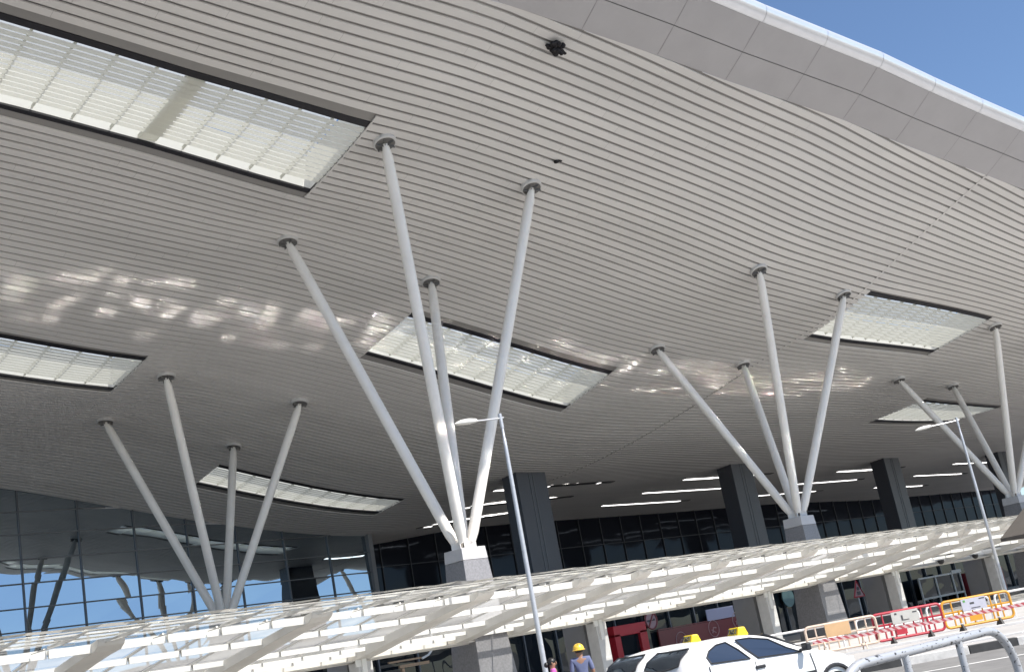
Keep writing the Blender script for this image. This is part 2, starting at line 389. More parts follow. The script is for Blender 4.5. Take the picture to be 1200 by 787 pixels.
# fascia panels and nose
fx = [JOINT + 3.35 * k for k in range(-27, 31)]
pan = MB(); nose = MB(); sm = MB()
dv = Vector((-.067, -1, .60))
def fpt(x, t): 
    q = Vector((x, fy(x), z1(x, fy(x)) + .01)); return q + dv * t + Vector((0, 0, -.03 * math.sin(math.pi * min(1, t / 2))))
for i in range(len(fx) - 1):
    xa, xb = fx[i] + .008, fx[i + 1] - .008
    for ta, tb in ((0., .985), (1.01, 2.0)):
        n = 4; vs = []
        for k in range(n + 1):
            for x in (xa, xb): vs.append(fpt(x, ta + (tb - ta) * k / n))
        pan.add(vs, [(2 * k, 2 * k + 1, 2 * k + 3, 2 * k + 2) for k in range(n)])
    # nose: bull-nose section by section
    prof = [(2.0, 0.0), (2.12, .02), (2.27, .13), (2.33, .30), (2.27, .47), (2.12, .58), (1.9, .62), (1.0, .60)]
    vs = []
    for x in (xa, xb):
        p0 = fpt(x, 2.0)
        for t, h in prof: vs.append((x - .067 * (t - 2), p0.y - (t - 2), p0.z + h + .3 * (t - 2) * (1 if t > 2 else .35)))
    n = len(prof); nose.add(vs, [(k, k + 1, n + k + 1, n + k) for k in range(n - 1)])
    # dark backing behind the seams
    vs = []
    for t in (0, 1, 2):
        for x in (fx[i], fx[i + 1]):
            q = fpt(x, t); vs.append(q + Vector((0, .03, .035)))
    sm.add(vs, [(0, 1, 3, 2), (2, 3, 5, 4)])
pan.build('fascia_panels', M['fascia'], roof, smooth=True, recalc=False)
nose.build('nose_edge', M['nose'], roof, smooth=True)
sm.build('fascia_backing', M['seam'], roof)
# link sheet between nose and roof top so that the roof is closed
b = MB()
for i in range(len(fx) - 1):
    for x in (fx[i], fx[i + 1]):
        p0 = fpt(x, 2.0); q = (x + .067, p0.y + .95, p0.z + .48)
        yb = fy(x) + .0; b.v += [q, (x, yb, z1(x, yb) + RT + .55)]
    k = len(b.v) - 4; b.f.append((k, k + 1, k + 3, k + 2)); b.m.append(0)
b.build('roof_edge_sheet', M['roof'], roof)

# skylights: parts of the roof
for (x0, x1, y0, y1) in SKY:
    n = 9; xs = np.linspace(x0, x1, n)
    fr = MB()
    for ya, yb in ((y0 - .24, y0), (y1, y1 + .2)):            # flush dark channels on the long sides
        za, zb = Z(xs, np.full(n, ya)), Z(xs, np.full(n, yb))
        for i in range(n - 1):
            fr.add([(xs[i], ya, za[i] + .03), (xs[i + 1], ya, za[i + 1] + .03), (xs[i + 1], yb, zb[i + 1] + .03), (xs[i], yb, zb[i] + .03),
                    (xs[i], ya, za[i] + .09), (xs[i + 1], ya, za[i + 1] + .09), (xs[i + 1], yb, zb[i + 1] + .09), (xs[i], yb, zb[i] + .09)],
                   [(0, 1, 2, 3), (7, 6, 5, 4), (0, 4, 5, 1), (3, 2, 6, 7)])
    root = fr.build('skylight', M['frame_dark'], roof)
    lv = MB(); pt = .236; nb = int((y1 - y0 - .35) / pt)
    for k in range(nb):
        yc = y0 + .16 + k * pt
        wd = .20
        n2 = 7; xs2 = np.linspace(x0 + .03, x1 - .03, n2)
        za, zb = Z(xs2, np.full(n2, yc - wd / 2)), Z(xs2, np.full(n2, yc + wd / 2))
        for i in range(n2 - 1):
            lv.add([(xs2[i], yc - wd / 2, za[i] + .015), (xs2[i + 1], yc - wd / 2, za[i + 1] + .015), (xs2[i + 1], yc + wd / 2, zb[i + 1] + .015), (xs2[i], yc + wd / 2, zb[i] + .015)], [(0, 1, 2, 3)])
    lv.build('louvre_panel', M['cream'], root, recalc=False)
    wl = MB()                                                     # white light well up to the roof sheet
    for (xa, ya), (xb, yb) in zip([(x0, y0), (x1, y0), (x1, y1), (x0, y1)], [(x1, y0), (x1, y1), (x0, y1), (x0, y0)]):
        m_ = 6
        for i in range(m_):
            t0, t1 = i / m_, (i + 1) / m_
            p = (xa + (xb - xa) * t0, ya + (yb - ya) * t0); q = (xa + (xb - xa) * t1, ya + (yb - ya) * t1)
            zp, zq = z1(*p), z1(*q)
            wl.quad((*p, zp + .10), (*q, zq + .10), (*q, zq + RT), (*p, zp + RT))
    wl.build('light_well', M['well'], root, recalc=False)
    cr = MB(); nx = int((x1 - x0) / 1.28)
    for i in range(1, nx + 1):                                    # cross bearers over the louvres
        x = x0 + i * (x1 - x0) / (nx + 1); w_ = .6 if (i == (nx + 1) // 2 and x0 < 10 and y0 < 30) else .03
        cr.box((x, (y0 + y1) / 2, (z1(x, y0) + z1(x, y1)) / 2 + .16), (w_, (y1 - y0 - .08) , .12), Matrix.Rotation(math.atan2(z1(x, y1) - z1(x, y0), y1 - y0), 3, 'X'))
    cr.build('bearers', M['cream'], root)
    gl = MB()
    for i in range(6):
        t0, t1 = x0 + (x1 - x0) * i / 6, x0 + (x1 - x0) * (i + 1) / 6
        gl.quad((t0, y0, z1(t0, y0) + RT + .02), (t1, y0, z1(t1, y0) + RT + .02), (t1, y1, z1(t1, y1) + RT + .02), (t0, y1, z1(t0, y1) + RT + .02))
    gl.build('glazing', M['clear'], root, recalc=False)
    rim = MB()
    for x in (x0 - .03, x1 + .03):
        for i in range(5):
            ya, yb = y0 - .3 + (y1 - y0 + .56) * i / 5, y0 - .3 + (y1 - y0 + .56) * (i + 1) / 5
            rim.add([(x - .035, ya, z1(x, ya) - .004), (x + .035, ya, z1(x, ya) - .004), (x + .035, yb, z1(x, yb) - .004), (x - .035, yb, z1(x, yb) - .004)], [(0, 1, 2, 3)])
    rim.build('rim', M['slat'], root, recalc=False)

# ------------------------------------------------------------------ tree columns
PLZ = 5.45
def tree(cx, cy, label):
    t = thing('tree_column', label, 'column', (cx, cy, 0), 'tree columns holding up the roof')
    p = MB(); p.frustum((cx, cy), .86, .80, 0, .54, .5, PLZ - .42)
    # thin joints in the stone
    pl = p.build('plinth', M['granite_l'], t, bevel=.012)
    c = MB(); c.frustum((cx, cy), .545, .505, PLZ - .41, .52, .48, PLZ); c.build('plinth_cap', M['cap'], t, bevel=.012)
    a = 3.25
    for sx, sy in ((-1, -1), (1, -1), (-1, 1), (1, 1)):
        ex, ey = cx + sx * a, cy + sy * a; ez = z1(ex, ey)
        p0 = Vector((cx + sx * .20, cy + sy * .20, PLZ + .22)); p1 = Vector((ex, ey, ez - .10)); d = p1 - p0; L = d.length; d.normalize()
        m = MB(); m.tube([p0, p0 + d * .35, p0 + d * 1.2, p0 + d * (L * .5), p1 - d * 1.2, p1 - d * .45, p1], [.14, .185, .19, .192, .19, .175, .10], 20)
        tb = m.build('tube', M['tube'], t, smooth=True)
        fl = MB(); s = (z1(ex + .3, ey) - z1(ex - .3, ey)) / .6, (z1(ex, ey + .3) - z1(ex, ey - .3)) / .6
        nrm = Vector((-s[0], -s[1], 1)).normalized(); q = nrm.to_track_quat('Z', 'Y').to_matrix()
        k0 = len(fl.v); fl.lathe((0, 0, 0), [(.33, -.02), (.38, -.02), (.40, .0), (.40, .14), (.33, .14)], 24)
        fl.v = [tuple(q @ Vector(v) + Vector((ex, ey, ez - .10))) for v in fl.v]
        fl.build('flange', M['flange'], tb, smooth=True)
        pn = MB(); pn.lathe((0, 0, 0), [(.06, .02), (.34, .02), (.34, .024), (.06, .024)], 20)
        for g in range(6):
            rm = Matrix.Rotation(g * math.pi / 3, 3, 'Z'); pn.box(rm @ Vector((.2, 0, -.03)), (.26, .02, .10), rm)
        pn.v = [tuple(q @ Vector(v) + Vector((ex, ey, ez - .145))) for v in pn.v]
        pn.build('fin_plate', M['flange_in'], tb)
        sh = MB(); rz = math.atan2(sy, sx)
        for o_ in (-.07, .07):
            rm = Matrix.Rotation(rz, 3, 'Z'); sh.box(Vector((cx + sx * .17, cy + sy * .17, PLZ + .17)) + rm @ Vector((0, o_, 0)), (.36, .035, .36), rm)
        for o_ in (-.10, .10):
            rm = Matrix.Rotation(rz, 3, 'Z'); pc = Vector((cx + sx * .17, cy + sy * .17, PLZ + .22)) + rm @ Vector((0, o_, 0))
            sh.tube([pc, pc + rm @ Vector((0, .02 * (1 if o_ > 0 else -1), 0))], .05, 8)
        sh.build('base_shoe', M['tube'], tb)
    return t
tree(25.5, 30.6, 'white four-armed tree column in the middle, rising from a granite plinth behind the left street lamp')
tree(45.2, 30.6, 'white four-armed tree column with its plinth right of centre, below the seam in the soffit')
tree(66.9, 30.6, 'white four-armed tree column cut by the right edge, behind the right street lamp')
tree(25.65, 48., 'slimmer looking rear tree column in shade before the blue mirrored glass wall')
tree(5.3, 30.6, 'front tree column just outside the left edge, seen only mirrored in the glass wall')
tree(5.3, 48., 'rear tree column just outside the left edge, beside the mirrored glass wall')

# ------------------------------------------------------------------ tall granite piers of the recess
for k, lab in enumerate(('tall square granite pier behind the middle tree column', 'tall granite pier between the lit ceiling strips, left of the right-hand tree column', 'tall granite pier furthest right, half lost in shade', 'tall granite pier beyond the right edge of the frontage')):
    x = 45.8 + 19.9 * k
    t = thing('granite_pier', lab, 'pier', (x, 48.6, 0), 'granite piers of the recessed frontage')
    b = MB(); b.box((x, 48.62, 6.0), (2.3, 1.25, 11.6 + .5)); b.build('shaft', M['granite'], t, bevel=.02)
    b = MB(); 
    for o_ in (-.28, .0): b.box((x + .1 + o_, 47.985, 6.0), (.05, .03, 11.8))
    b.build('steel_strip', M['mullion'], t)

# ------------------------------------------------------------------ glass facades
def curtain(name, label, X0, X1, Y0, zb, ztop, xstep, zs, glassm, lean=0., mw=.07, mm=None):
    t = thing(name, label, 'glass wall', ((X0 + X1) / 2, Y0, 0))
    nx = max(1, round((X1 - X0) / xstep)); xs = [X0 + (X1 - X0) * i / nx for i in range(nx + 1)]
    zl = [zb] + [z for z in zs if z > zb]
    yl = lambda z: Y0 + lean * (z - zb)
    g = MB()
    for i in range(nx):
        for j in range(len(zl)):
            za = zl[j]; zt = [zl[j + 1]] * 2 if j + 1 < len(zl) else [ztop(xs[i]), ztop(xs[i + 1])]
            zt = [min(zt[0], ztop(xs[i])), min(zt[1], ztop(xs[i + 1]))]
            if max(zt) <= za: continue
            # panes sit a hair out of true, as real glazing does
            e = [random.uniform(-.006, .006) for _ in range(4)]
            zt = [max(za + .001, q) for q in zt]
            g.quad((xs[i], yl(za) + e[0], za), (xs[i + 1], yl(za) + e[1], za), (xs[i + 1], yl(zt[1]) + e[2], zt[1]), (xs[i], yl(zt[0]) + e[3], zt[0]))
    g.build('glazing', glassm, t, recalc=False)
    f = MB()
    for x in xs:
        zt = ztop(x); f.add([(x - mw / 2, yl(zb) - .10, zb), (x + mw / 2, yl(zb) - .10, zb), (x + mw / 2, yl(zb) + .05, zb), (x - mw / 2, yl(zb) + .05, zb),
                             (x - mw / 2, yl(zt) - .10, zt), (x + mw / 2, yl(zt) - .10, zt), (x + mw / 2, yl(zt) + .05, zt), (x - mw / 2, yl(zt) + .05, zt)],
                            [(0, 1, 5, 4), (1, 2, 6, 5), (2, 3, 7, 6), (3, 0, 4, 7)])
    for z in zl[1:]:
        xa = [x for x in np.linspace(X0, X1, 60) if ztop(x) > z]
        if len(xa) > 1: f.box(((xa[0] + xa[-1]) / 2, yl(z) - .03, z), (xa[-1] - xa[0], .12, mw * .8))
    f.build('mullions', mm or M['mullion'], t)
    return t
curtain('glass_facade', 'long mirrored glass wall on the left reflecting blue sky and columns', -40., 43.4, 61., 0, lambda x: z1(x, 61.) + .05, 3.05, [3.0, 5.2, 7.25, 8.4, 9.65, 10.9, 12.2, 13.4], M['mirror'], lean=.036)
curtain('recessed_glass_wall', 'dark gridded glass wall at the back of the recess, under the lit strips', 43.2, 148., 67., 0, lambda x: z1(x, 67.) + .05, 2.5, [2.4, 4.2, 5.9, 7.6, 9.3], M['darkglass'], mm=M['mullion_dark'])
b = MB(); b.box((43.3, 64.1, 5.6), (.3, 6.2, 11.4)); tag(b.build('return_wall', M['greywall']), 'dark return wall closing the end of the mirrored glass wall', 'wall')

# ------------------------------------------------------------------ lit strips in the recess ceiling
rows = [(51.8, .34), (56.25, .26), (61.0, .24)]
words = {0: 'nearest row', 1: 'middle row', 2: 'furthest row'}
bays = {0: 'behind the middle tree column', 1: 'between the first two granite piers', 2: 'right of the right-hand tree column', 3: 'near the right edge'}
for r_, (y, w_) in enumerate(rows):
    for k in range(4):
        x0 = (46.2, 64.0, 83.6, 103.2)[k] + (.5 * r_); n = 9; cw = 1.16
        z = lambda x: z1(x, y) - .03
        t = thing('strip_light', 'white segmented ceiling strip %s, %s' % (bays[k], words[r_]), 'ceiling light', (x0, y, 11.3), 'strip lights in the recess ceiling')
        h = MB(); d = MB(); dk = MB()
        xm = x0 + n * cw / 2; slope = math.atan2(z(x0 + n * cw) - z(x0), n * cw)
        h.box((xm, y, (z(x0) + z(x0 + n * cw)) / 2 + .02), (n * cw + .1, w_ + .10, .05), Matrix.Rotation(-slope, 3, 'Y'))
        for i in range(n):
            x = x0 + (i + .5) * cw; (d if i < n - 1 else dk).box((x, y, z(x) - .012), (cw - .10, w_, .03))
        h.build('housing', M['frame_dark'], t); d.build('diffuser', M['light'], t); dk.build('unlit_cell', M['unlit'], t)

# ------------------------------------------------------------------ drop-off canopy
can = thing('glass_canopy', 'low white steel and glass canopy over the drop-off lane along the frontage', 'canopy', (40, 30, 0))
CX0, CX1 = 0., 79.
RS = 1.275
def gz(y): return 3.535 + max(0, 24.3 - y) * .012 - max(0, y - 24.3) * .140      # glass plane
under = [(30.28, 2.36), (29.2, 2.50), (28.0, 2.70), (26.6, 2.91), (25.4, 3.10), (24.6, 3.21), (24.05, 3.26), (23.85, 3.36), (23.8, 3.44)]
bx = []
for k in range(-2, 7):
    x = 20.35 + 10.2 * k
    if CX0 < x < CX1: bx.append(x)
    m = x + 5.1
    if any(abs(m - p) < 1.5 for p in (5.3, 25.5, 45.6, 65.6)): bx += [m - 1.25, m + 1.25]
    elif CX0 < m < CX1: bx.append(m)
bx = sorted(v for v in bx if CX0 < v < CX1)
for x in bx:
    prof = under + [(23.8, gz(23.8) - .04), (30.28, gz(30.28) - .04)]
    b = MB(); b.prism(prof, x - .29, x + .29); b.build('beam', M['offwhite'], can, bevel=.01)
rx = [bx[0] - 1.2 + RS * i for i in range(int((CX1 - bx[0]) / RS) + 1)]
for x in rx:
    b = MB(); sl_ = math.atan(.138)
    ym = (24.3 + 30.2) / 2
    b.box((x, ym, gz(ym) - .05), (.045, 30.2 - 24.3, .05), Matrix.Rotation(-sl_, 3, 'X'))
    q = [(24.12, -.03), (24.12, -.085), (23.2, -.10), (22.25, -.045), (22.12, -.015)]
    b.prism([(yy_, gz(yy_) + dz_) for yy_, dz_ in q], x - .025, x + .025)
    b.box((x - .25, 22.5, gz(22.5) - .07), (.46, .07, .03)); b.box((x + .02, 23.1, gz(23.1) - .14), (.22, .06, .02)); b.tube([(x, 23.3, gz(23.3) - .1), (x - .35, 24.1, gz(24.1) - .14)], .014, 5)
    b.build('rafter', M['offwhite'], can)
pur = [(24.2, 3.27, .17), (26.25, 3.05, .14), (28.3, 2.78, .13), (29.3, 2.62, .11), (29.85, 2.53, .10)]
for y, z0, h in pur:
    b = MB()
    edges = sorted(rx + [CX0, CX1])
    for a, c in zip(edges, edges[1:]):
        if c - a < .2: continue
        b.box(((a + c) / 2, y, z0 + h / 2), (c - a - .05, .07, h))
    b.box(((CX0 + CX1) / 2, y + .055, z0 + h * .7), (CX1 - CX0, .03, h * .5))
    b.build('purlin', M['white'], can)
b = MB(); b.prism([(30.3, 2.34), (30.42, 2.34), (30.42, 2.72), (30.3, 2.72)], CX0, CX1); b.prism([(30.0, 2.385), (30.29, 2.36), (30.29, 2.40), (30.0, 2.42)], CX0, CX1)
b.build('gutter', M['offwhite'], can)
b = MB(); xs = sorted(rx + [CX0, CX1])
for a, c in zip(xs, xs[1:]):
    if c - a < .1: continue
    for ya, yb in ((22.1, 24.3), (24.3, 26.4), (26.43, 28.4), (28.43, 30.2)):
        b.quad((a + .012, ya, gz(ya)), (c - .012, ya, gz(ya)), (c - .012, yb, gz(yb)), (a + .012, yb, gz(yb)))
b.build('glass_roof', M['canopyglass'], can, recalc=False)
# added reflector strips, not real canopy parts, tilted to throw sun on the soffit
rng = random.Random(5)
for y in (22.35, 23.0, 23.65, 24.4, 25.2):
    cm = MB(); pts_ = []
    for x in np.arange(0.6, 64., 1.275):
        a = R(5.4 + rng.gauss(0, .6)); b_ = R(rng.gauss(0, .8)); h_ = rng.uniform(.10, .17); w_ = rng.uniform(.22, .36)
        rm = Matrix.Rotation(-a, 3, 'X') @ Matrix.Rotation(b_, 3, 'Y')
        c = Vector((x + rng.uniform(-.1, .1), y, gz(y) + .07))
        for sx in (-1, 1):
            for sy in (-1, 1): pts_.append(c + rm @ Vector((sx * w_ , sy * h_ + sx * .05, 0)))
    cm.add(pts_, [(2 * q, 2 * q + 1, 2 * q + 3, 2 * q + 2) for q in range(len(pts_) // 2 - 1)])
    cm.m = [q % 2 for q in range(len(cm.f))]
    cm.build('added_reflector', [M['polished'], M['white']], can, recalc=False)
for k in range(-1, 6):
    x = 20.35 + 10.2 * k
    b = MB(); b.box((x + .05, 30.15, 1.17), (.52, .52, 2.34)); b.box((x + .05, 30.15, .3), (.6, .6, .3)); c_ = b.build('post', M['conc'], can, bevel=.015)
    h = MB(); h.box((x - .02, 29.86, 2.1), (.16, .07, .75)); h.box((x - .16, 29.9, 2.32), (.24, .06, .22)); h.build('bracket', M['white'], c_)
for k, nm in zip(range(0, 6), ('left of the granite plinth base', 'beside the red kiosk', 'behind the tan barricade', 'behind the red barricade', 'behind the right street lamp', 'at the far right end')):
    x = 20.35 + 10.2 * k
    b = MB(); b.box((x + .1, 31.15, 1.45), (.5, 1.1, 2.9)); tag(b.build('partition_wall', M['greywall'], bevel=.01), 'grey partition wall under the canopy, ' + nm, 'wall', 'grey partition walls under the canopy')

# ------------------------------------------------------------------ shop front under the canopy
sf = thing('shop_front', 'dark glazed shop front in the shade under the canopy', 'shop front', (50, 40, 0))
b = MB()
for i in range(36): b.quad((18 + i * 2., 40.2 + random.uniform(-.004, .004), .15), (20 + i * 2., 40.2 + random.uniform(-.004, .004), .15), (20 + i * 2., 40.2, 3.4), (18 + i * 2., 40.2, 3.4))
b.build('glazing', M['shopglass'], sf, recalc=False)
b = MB()
for i in range(37): b.box((18 + i * 2., 40.12, 1.78), (.07, .12, 3.3))
b.box((54, 40.12, 2.62), (72, .10, .08)); b.box((54, 40.12, .2), (72, .12, .14))
b.build('mullions', M['mullion'], sf)
b = MB(); b.box((54, 41., 3.55), (72, 1.8, .24)); b.build('flat_roof', M['greywall'], sf)
b = MB(); b.box((48.6, 39.98, .95), (7.6, .10, 1.45)); b.box((48.6, 39.97, 1.72), (7.6, .1, .05)); b.build('maroon_panel', M['maroon'], sf)
for x, z in ((46.4, 1.02), (49.1, 1.3), (51.2, 1.5)):
    b = MB(); ring = [(x + .42 * math.cos(q), 39.915, z + .42 * math.sin(q)) for q in np.linspace(0, 2 * math.pi, 25)]
    b.tube(ring, .022, 5, cap=False)
    b.tube([(x - .16, 39.915, z - .22), (x - .02, 39.915, z + .05), (x + .2, 39.915, z + .02)], .035, 5); b.tube([(x - .2, 39.915, z - .05), (x + .12, 39.915, z - .22)], .03, 5)
    b.build('round_emblem', M['pinkish'], sf)
# red kiosk
kk = thing('kiosk', 'red kiosk with a dark window beside the white canopy post', 'kiosk', (42.2, 39.6, 0))
b = MB(); b.box((42.2, 39.6, 2.0), (2.3, .5, .50)); b.box((41.25, 39.6, 1.0), (.4, .5, 1.72)); b.box((43.1, 39.6, 1.0), (.5, .5, 1.72)); b.box((42.15, 39.6, .45), (1.4, .5, .6)); b.build('frame', M['shopred'], kk, bevel=.015)
b = MB(); b.box((42.15, 39.55, 1.25), (1.4, .06, 1.0)); b.build('window', M['shopglass'], kk)
b = MB(); b.box((42.15, 39.33, .82), (1.5, .16, .05)); b.build('counter', M['cap'], kk)
# signs
ns = thing('prohibition_sign', 'round pale no-entry style sign with a dark figure and slash on the shop glass', 'sign', (44.4, 39.9, 2.25))
b = MB(); b.lathe((44.4, 39.93, 2.25), [(.44, 0), (.44, -.03)], 28, axis='y'); b.build('disc', M['pinkish'], ns)
b = MB(); b.tube([(44.4 + .42 * math.cos(q), 39.88, 2.25 + .42 * math.sin(q)) for q in np.linspace(0, 2 * math.pi, 29)], .04, 5, cap=False); b.tube([(44.15, 39.87, 1.95), (44.62, 39.87, 2.58)], .035, 5); b.build('red_ring', mat('sign_ring', (.25, .06, .06), .5), ns)
b = MB(); b.box((44.2, 39.885, 2.23), (.16, .02, .10)); b.box((44.42, 39.885, 2.24), (.28, .02, .05)); b.box((44.62, 39.885, 2.26), (.10, .02, .10)); b.build('symbol', M['mark'], ns)
b = MB(); b.box((49.9, 39.93, 2.0), (2.3, .04, .58)); tag(b.build('notice', M['lilac']), 'blank lilac paper notice taped on the dark shop glass', 'notice')
b = MB(); b.lathe((56.2, 39.98, 2.22), [(.55, 0), (.55, -.05)], 28, axis='y'); tag(b.build('round_reflection', M['teal'], smooth=True), 'dim round greenish reflection in the dark doorway glass, modelled as a disc', 'sign')  # reflection in the glass, put in as a solid teal disc
ws = thing('warning_sign', 'triangular warning sign with red border on a short post', 'sign', (61.1, 38.6, 0))
b = MB(); b.tube([(61.1, 38.6, .15), (61.1, 38.6, 1.5)], .04, 8); b.build('post', M['galv'], ws)
b = MB(); b.add([(60.5, 38.55, 1.5), (61.7, 38.55, 1.5), (61.1, 38.55, 2.5), (60.5, 38.52, 1.5), (61.7, 38.52, 1.5), (61.1, 38.52, 2.5)], [(0, 2, 1), (3, 4, 5), (0, 1, 4, 3), (1, 2, 5, 4), (2, 0, 3, 5)]); b.build('plate', M['pinkish'], ws)
b = MB(); tr = [(60.55, 38.5, 1.54), (61.65, 38.5, 1.54), (61.1, 38.5, 2.44), (60.55, 38.5, 1.54)]; b.tube(tr, .05, 5); b.build('red_border', M['redp'], ws)
b = MB(); b.lathe((61.1, 38.49, 2.0), [(.11, 0), (.11, -.02)], 12, axis='y'); b.box((61.1, 38.48, 1.74), (.34, .02, .2)); b.build('symbol', M['mark'], ws)
# vehicle reflections in the shop glass, built as a solid box and frame
sc_ = thing('vehicle_reflection', 'reflected vehicle in the shop glass, modelled as a white frame and maroon striped box, behind the amber barricade', 'reflection', (74, 39, 0))
b = MB(); b.box((77.6, 39.2, .98), (5.2, .6, 1.6)); b.build('maroon_body', M['maroon'], sc_, bevel=.02)
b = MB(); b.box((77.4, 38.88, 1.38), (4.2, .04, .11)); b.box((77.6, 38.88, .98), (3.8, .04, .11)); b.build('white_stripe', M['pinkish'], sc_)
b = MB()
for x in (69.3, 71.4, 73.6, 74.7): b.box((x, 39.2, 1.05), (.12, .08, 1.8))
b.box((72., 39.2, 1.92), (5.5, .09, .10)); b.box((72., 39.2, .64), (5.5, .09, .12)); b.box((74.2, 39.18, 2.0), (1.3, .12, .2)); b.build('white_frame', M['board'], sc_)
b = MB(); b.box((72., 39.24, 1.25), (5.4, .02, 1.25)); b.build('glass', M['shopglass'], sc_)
# odds and ends at the left under the canopy
b = MB(); b.box((28.7, 39.5, 1.1), (.12, .12, 1.9)); b.box((29.3, 39.5, 2.12), (1.5, .12, .12)); b.box((29.0, 39.5, 2.34), (1.9, .10, .07)); tag(b.build('wooden_frame', M['wood']), 'raw wooden door frame standing under the canopy at the left', 'frame')
b = MB(); b.tube([(29.6, 39.3, 2.3), (29.95, 39.3, 2.4), (30.2, 39.3, 2.6), (30.25, 39.3, 2.95), (30.25, 39.3, 3.38)], .045, 8); tag(b.build('bent_pipe', M['white'], smooth=True), 'bent white pipe rising above the wooden door frame', 'pipe')
b = MB(); b.tube([(31.5, 39.2, .15), (34.2, 39.2, 2.9)], .05, 6); b.tube([(31.9, 39.3, .15), (34.5, 39.3, 2.9)], .04, 6); tag(b.build('leaning_poles', M['galv']), 'two thin metal poles leaning against the dark shop glass', 'poles')
# dome cameras on the gutter
for x, lab in ((54.8, 'dark dome camera under the canopy gutter, left one of two near the right street lamp'), (58.4, 'dark dome camera under the canopy gutter, nearer the right street lamp')):
    t = thing('security_camera', lab, 'camera', (x, 29.5, 2.5), 'dome cameras on the canopy gutter')
    b = MB(); b.lathe((x, 29.55, 2.52), [(.0001, -.17), (.09, -.14), (.15, -.06), (.16, .0), (.16, .05)], 14); b.build('dome', M['blackpl'], t, smooth=True)
    b = MB(); b.box((x, 29.75, 2.56), (.1, .4, .08)); b.build('mount', M['galv'], t)
# brown hood at the right end
aw = thing('awning', 'brown peaked fabric awning on posts, cut by the right border in front of the canopy', 'awning', (45.6, 20.4, 0))
hd = MB(); hd.add([(43.4, 19.2, 2.72), (48.6, 19.2, 2.72), (48.6, 20.8, 2.72), (43.4, 20.8, 2.72), (45.9, 20.0, 4.3), (43.4, 19.2, 2.60), (48.6, 19.2, 2.60), (48.6, 20.8, 2.60), (43.4, 20.8, 2.60)],
    [(0, 1, 4), (1, 2, 4), (2, 3, 4), (3, 0, 4), (0, 5, 6, 1), (1, 6, 7, 2), (2, 7, 8, 3), (3, 8, 5, 0)]); hd.build('fabric', M['brown'], aw)
for x, y in ((47.0, 19.3), (48.5, 19.3), (48.5, 20.7), (47.0, 20.7)):
    b = MB(); b.tube([(x, y, .15), (x, y, 2.7)], .03, 8); b.build('post', M['galv'], aw)

# ------------------------------------------------------------------ nest and small marks on the soffit
nz = z1(25.5, 22.0) - .02
t = MB(); random.seed(3)
for i in range(46):
    a, r_ = random.uniform(0, 6.28), random.random() ** .6 * .27
    c = Vector((25.5 + r_ * math.cos(a), 22.02 + r_ * .8 * math.sin(a), nz - .04 - random.random() * .42 * (1 - r_ / .36)))
    s_ = random.uniform(.05, .10)
    t.lathe(c, [(.001, -s_), (s_ * .7, -s_ * .7), (s_, 0), (s_ * .7, s_ * .7), (.001, s_)], 8)
for a, L in ((.2, .42), (1.2, .4), (1.9, .44), (2.6, .46), (3.9, .42), (5.0, .38), (5.8, .44)):
    c = Vector((25.5 + L * .8 * math.cos(a), 22.02 + L * .3 * math.sin(a), nz - .2 + .22 * math.sin(a))); t.tube([Vector((25.5, 22.02, nz - .2)), c], [.09, .05], 7); t.lathe(c, [(.001, -.06), (.055, -.03), (.06, 0), (.001, .06)], 8)
tag(t.build('wasp_nest', M['bee'], smooth='all'), 'dark ragged insect nest clinging to the pale soffit near the fascia', 'nest')
t = MB(); t.lathe((28.86, 26.0, z1(28.86, 26.) - .03), [(.001, -.07), (.09, -.04), (.1, .02), (.001, .06)], 8); t.box((28.98, 25.93, z1(28.98, 25.9) - .03), (.16, .06, .05))
tag(t.build('small_bird', M['bee'], smooth='all'), 'tiny dark bird perched on the soffit above the middle tree column', 'bird')

# ------------------------------------------------------------------ ground
def flat(name, pts, z, m):
    b = MB(); b.add([(x, y, z) for x, y in pts], [tuple(range(len(pts)))]); return struct(b.build(name, m))
flat('ground', [(-3000, -3000), (3000, -3000), (3000, 3000), (-3000, 3000)], -.02, M['ground'])
flat('road', [(-300, -12), (400, -12), (400, 70), (-300, 70)], -.004, M['asphalt'])
bu = Vector((.72, -.694, 0)); ku = Vector((.67, -.743, 0)).normalized(); kn = Vector((.743, .67, 0)).normalized()
KP = Vector((24.7, 13.55, 0))
kA, kB = KP - ku * 14, KP + ku * 30
PV = [(kA.x, kA.y), (kB.x, kB.y), (160, -9), (160, 69), (-60, 69), (-60, 28.6), (15.4, 28.6)]
b = MB(); n = len(PV); b.add([(x, y, .15) for x, y in PV] + [(x, y, -.02) for x, y in PV], [tuple(range(n))] + [(i, (i + 1) % n, n + (i + 1) % n, n + i) for i in range(n)])
struct(b.build('pavement', M['pave']))
# kerb blocks, alternately white and black paint
kb = MB()
L = 44; i = 0; s_ = 0
while s_ < L:
    l = 1.5 if i % 2 == 0 else 1.05
    p = kA + ku * (s_ + l / 2) - kn * .11
    kb.box((p.x, p.y, .075), (l - .015, .2, .19), Matrix.Rotation(math.atan2(ku.y, ku.x), 3, 'Z'), mi=i % 2); s_ += l; i += 1
struct(kb.build('kerb', [M['kerbw'], M['kerbb']], bevel=.012))
# paving joints as shallow steps beyond the kerb
b = MB()
for d, w_, h in ((1.5, .3, .03), (6.4, .4, .05), (9.2, .3, .04)):
    c = KP + kn * d; b.box((c.x, c.y, .15 + h / 2 + .002), (40, w_, h), Matrix.Rotation(math.atan2(ku.y, ku.x), 3, 'Z'))
struct(b.build('pavement_band', M['conc']))
c = KP - kn * 3.2
b = MB(); b.box((c.x, c.y, .002), (60, .14, .004), Matrix.Rotation(math.atan2(ku.y, ku.x), 3, 'Z')); struct(b.build('road_marking', M['paintw']))

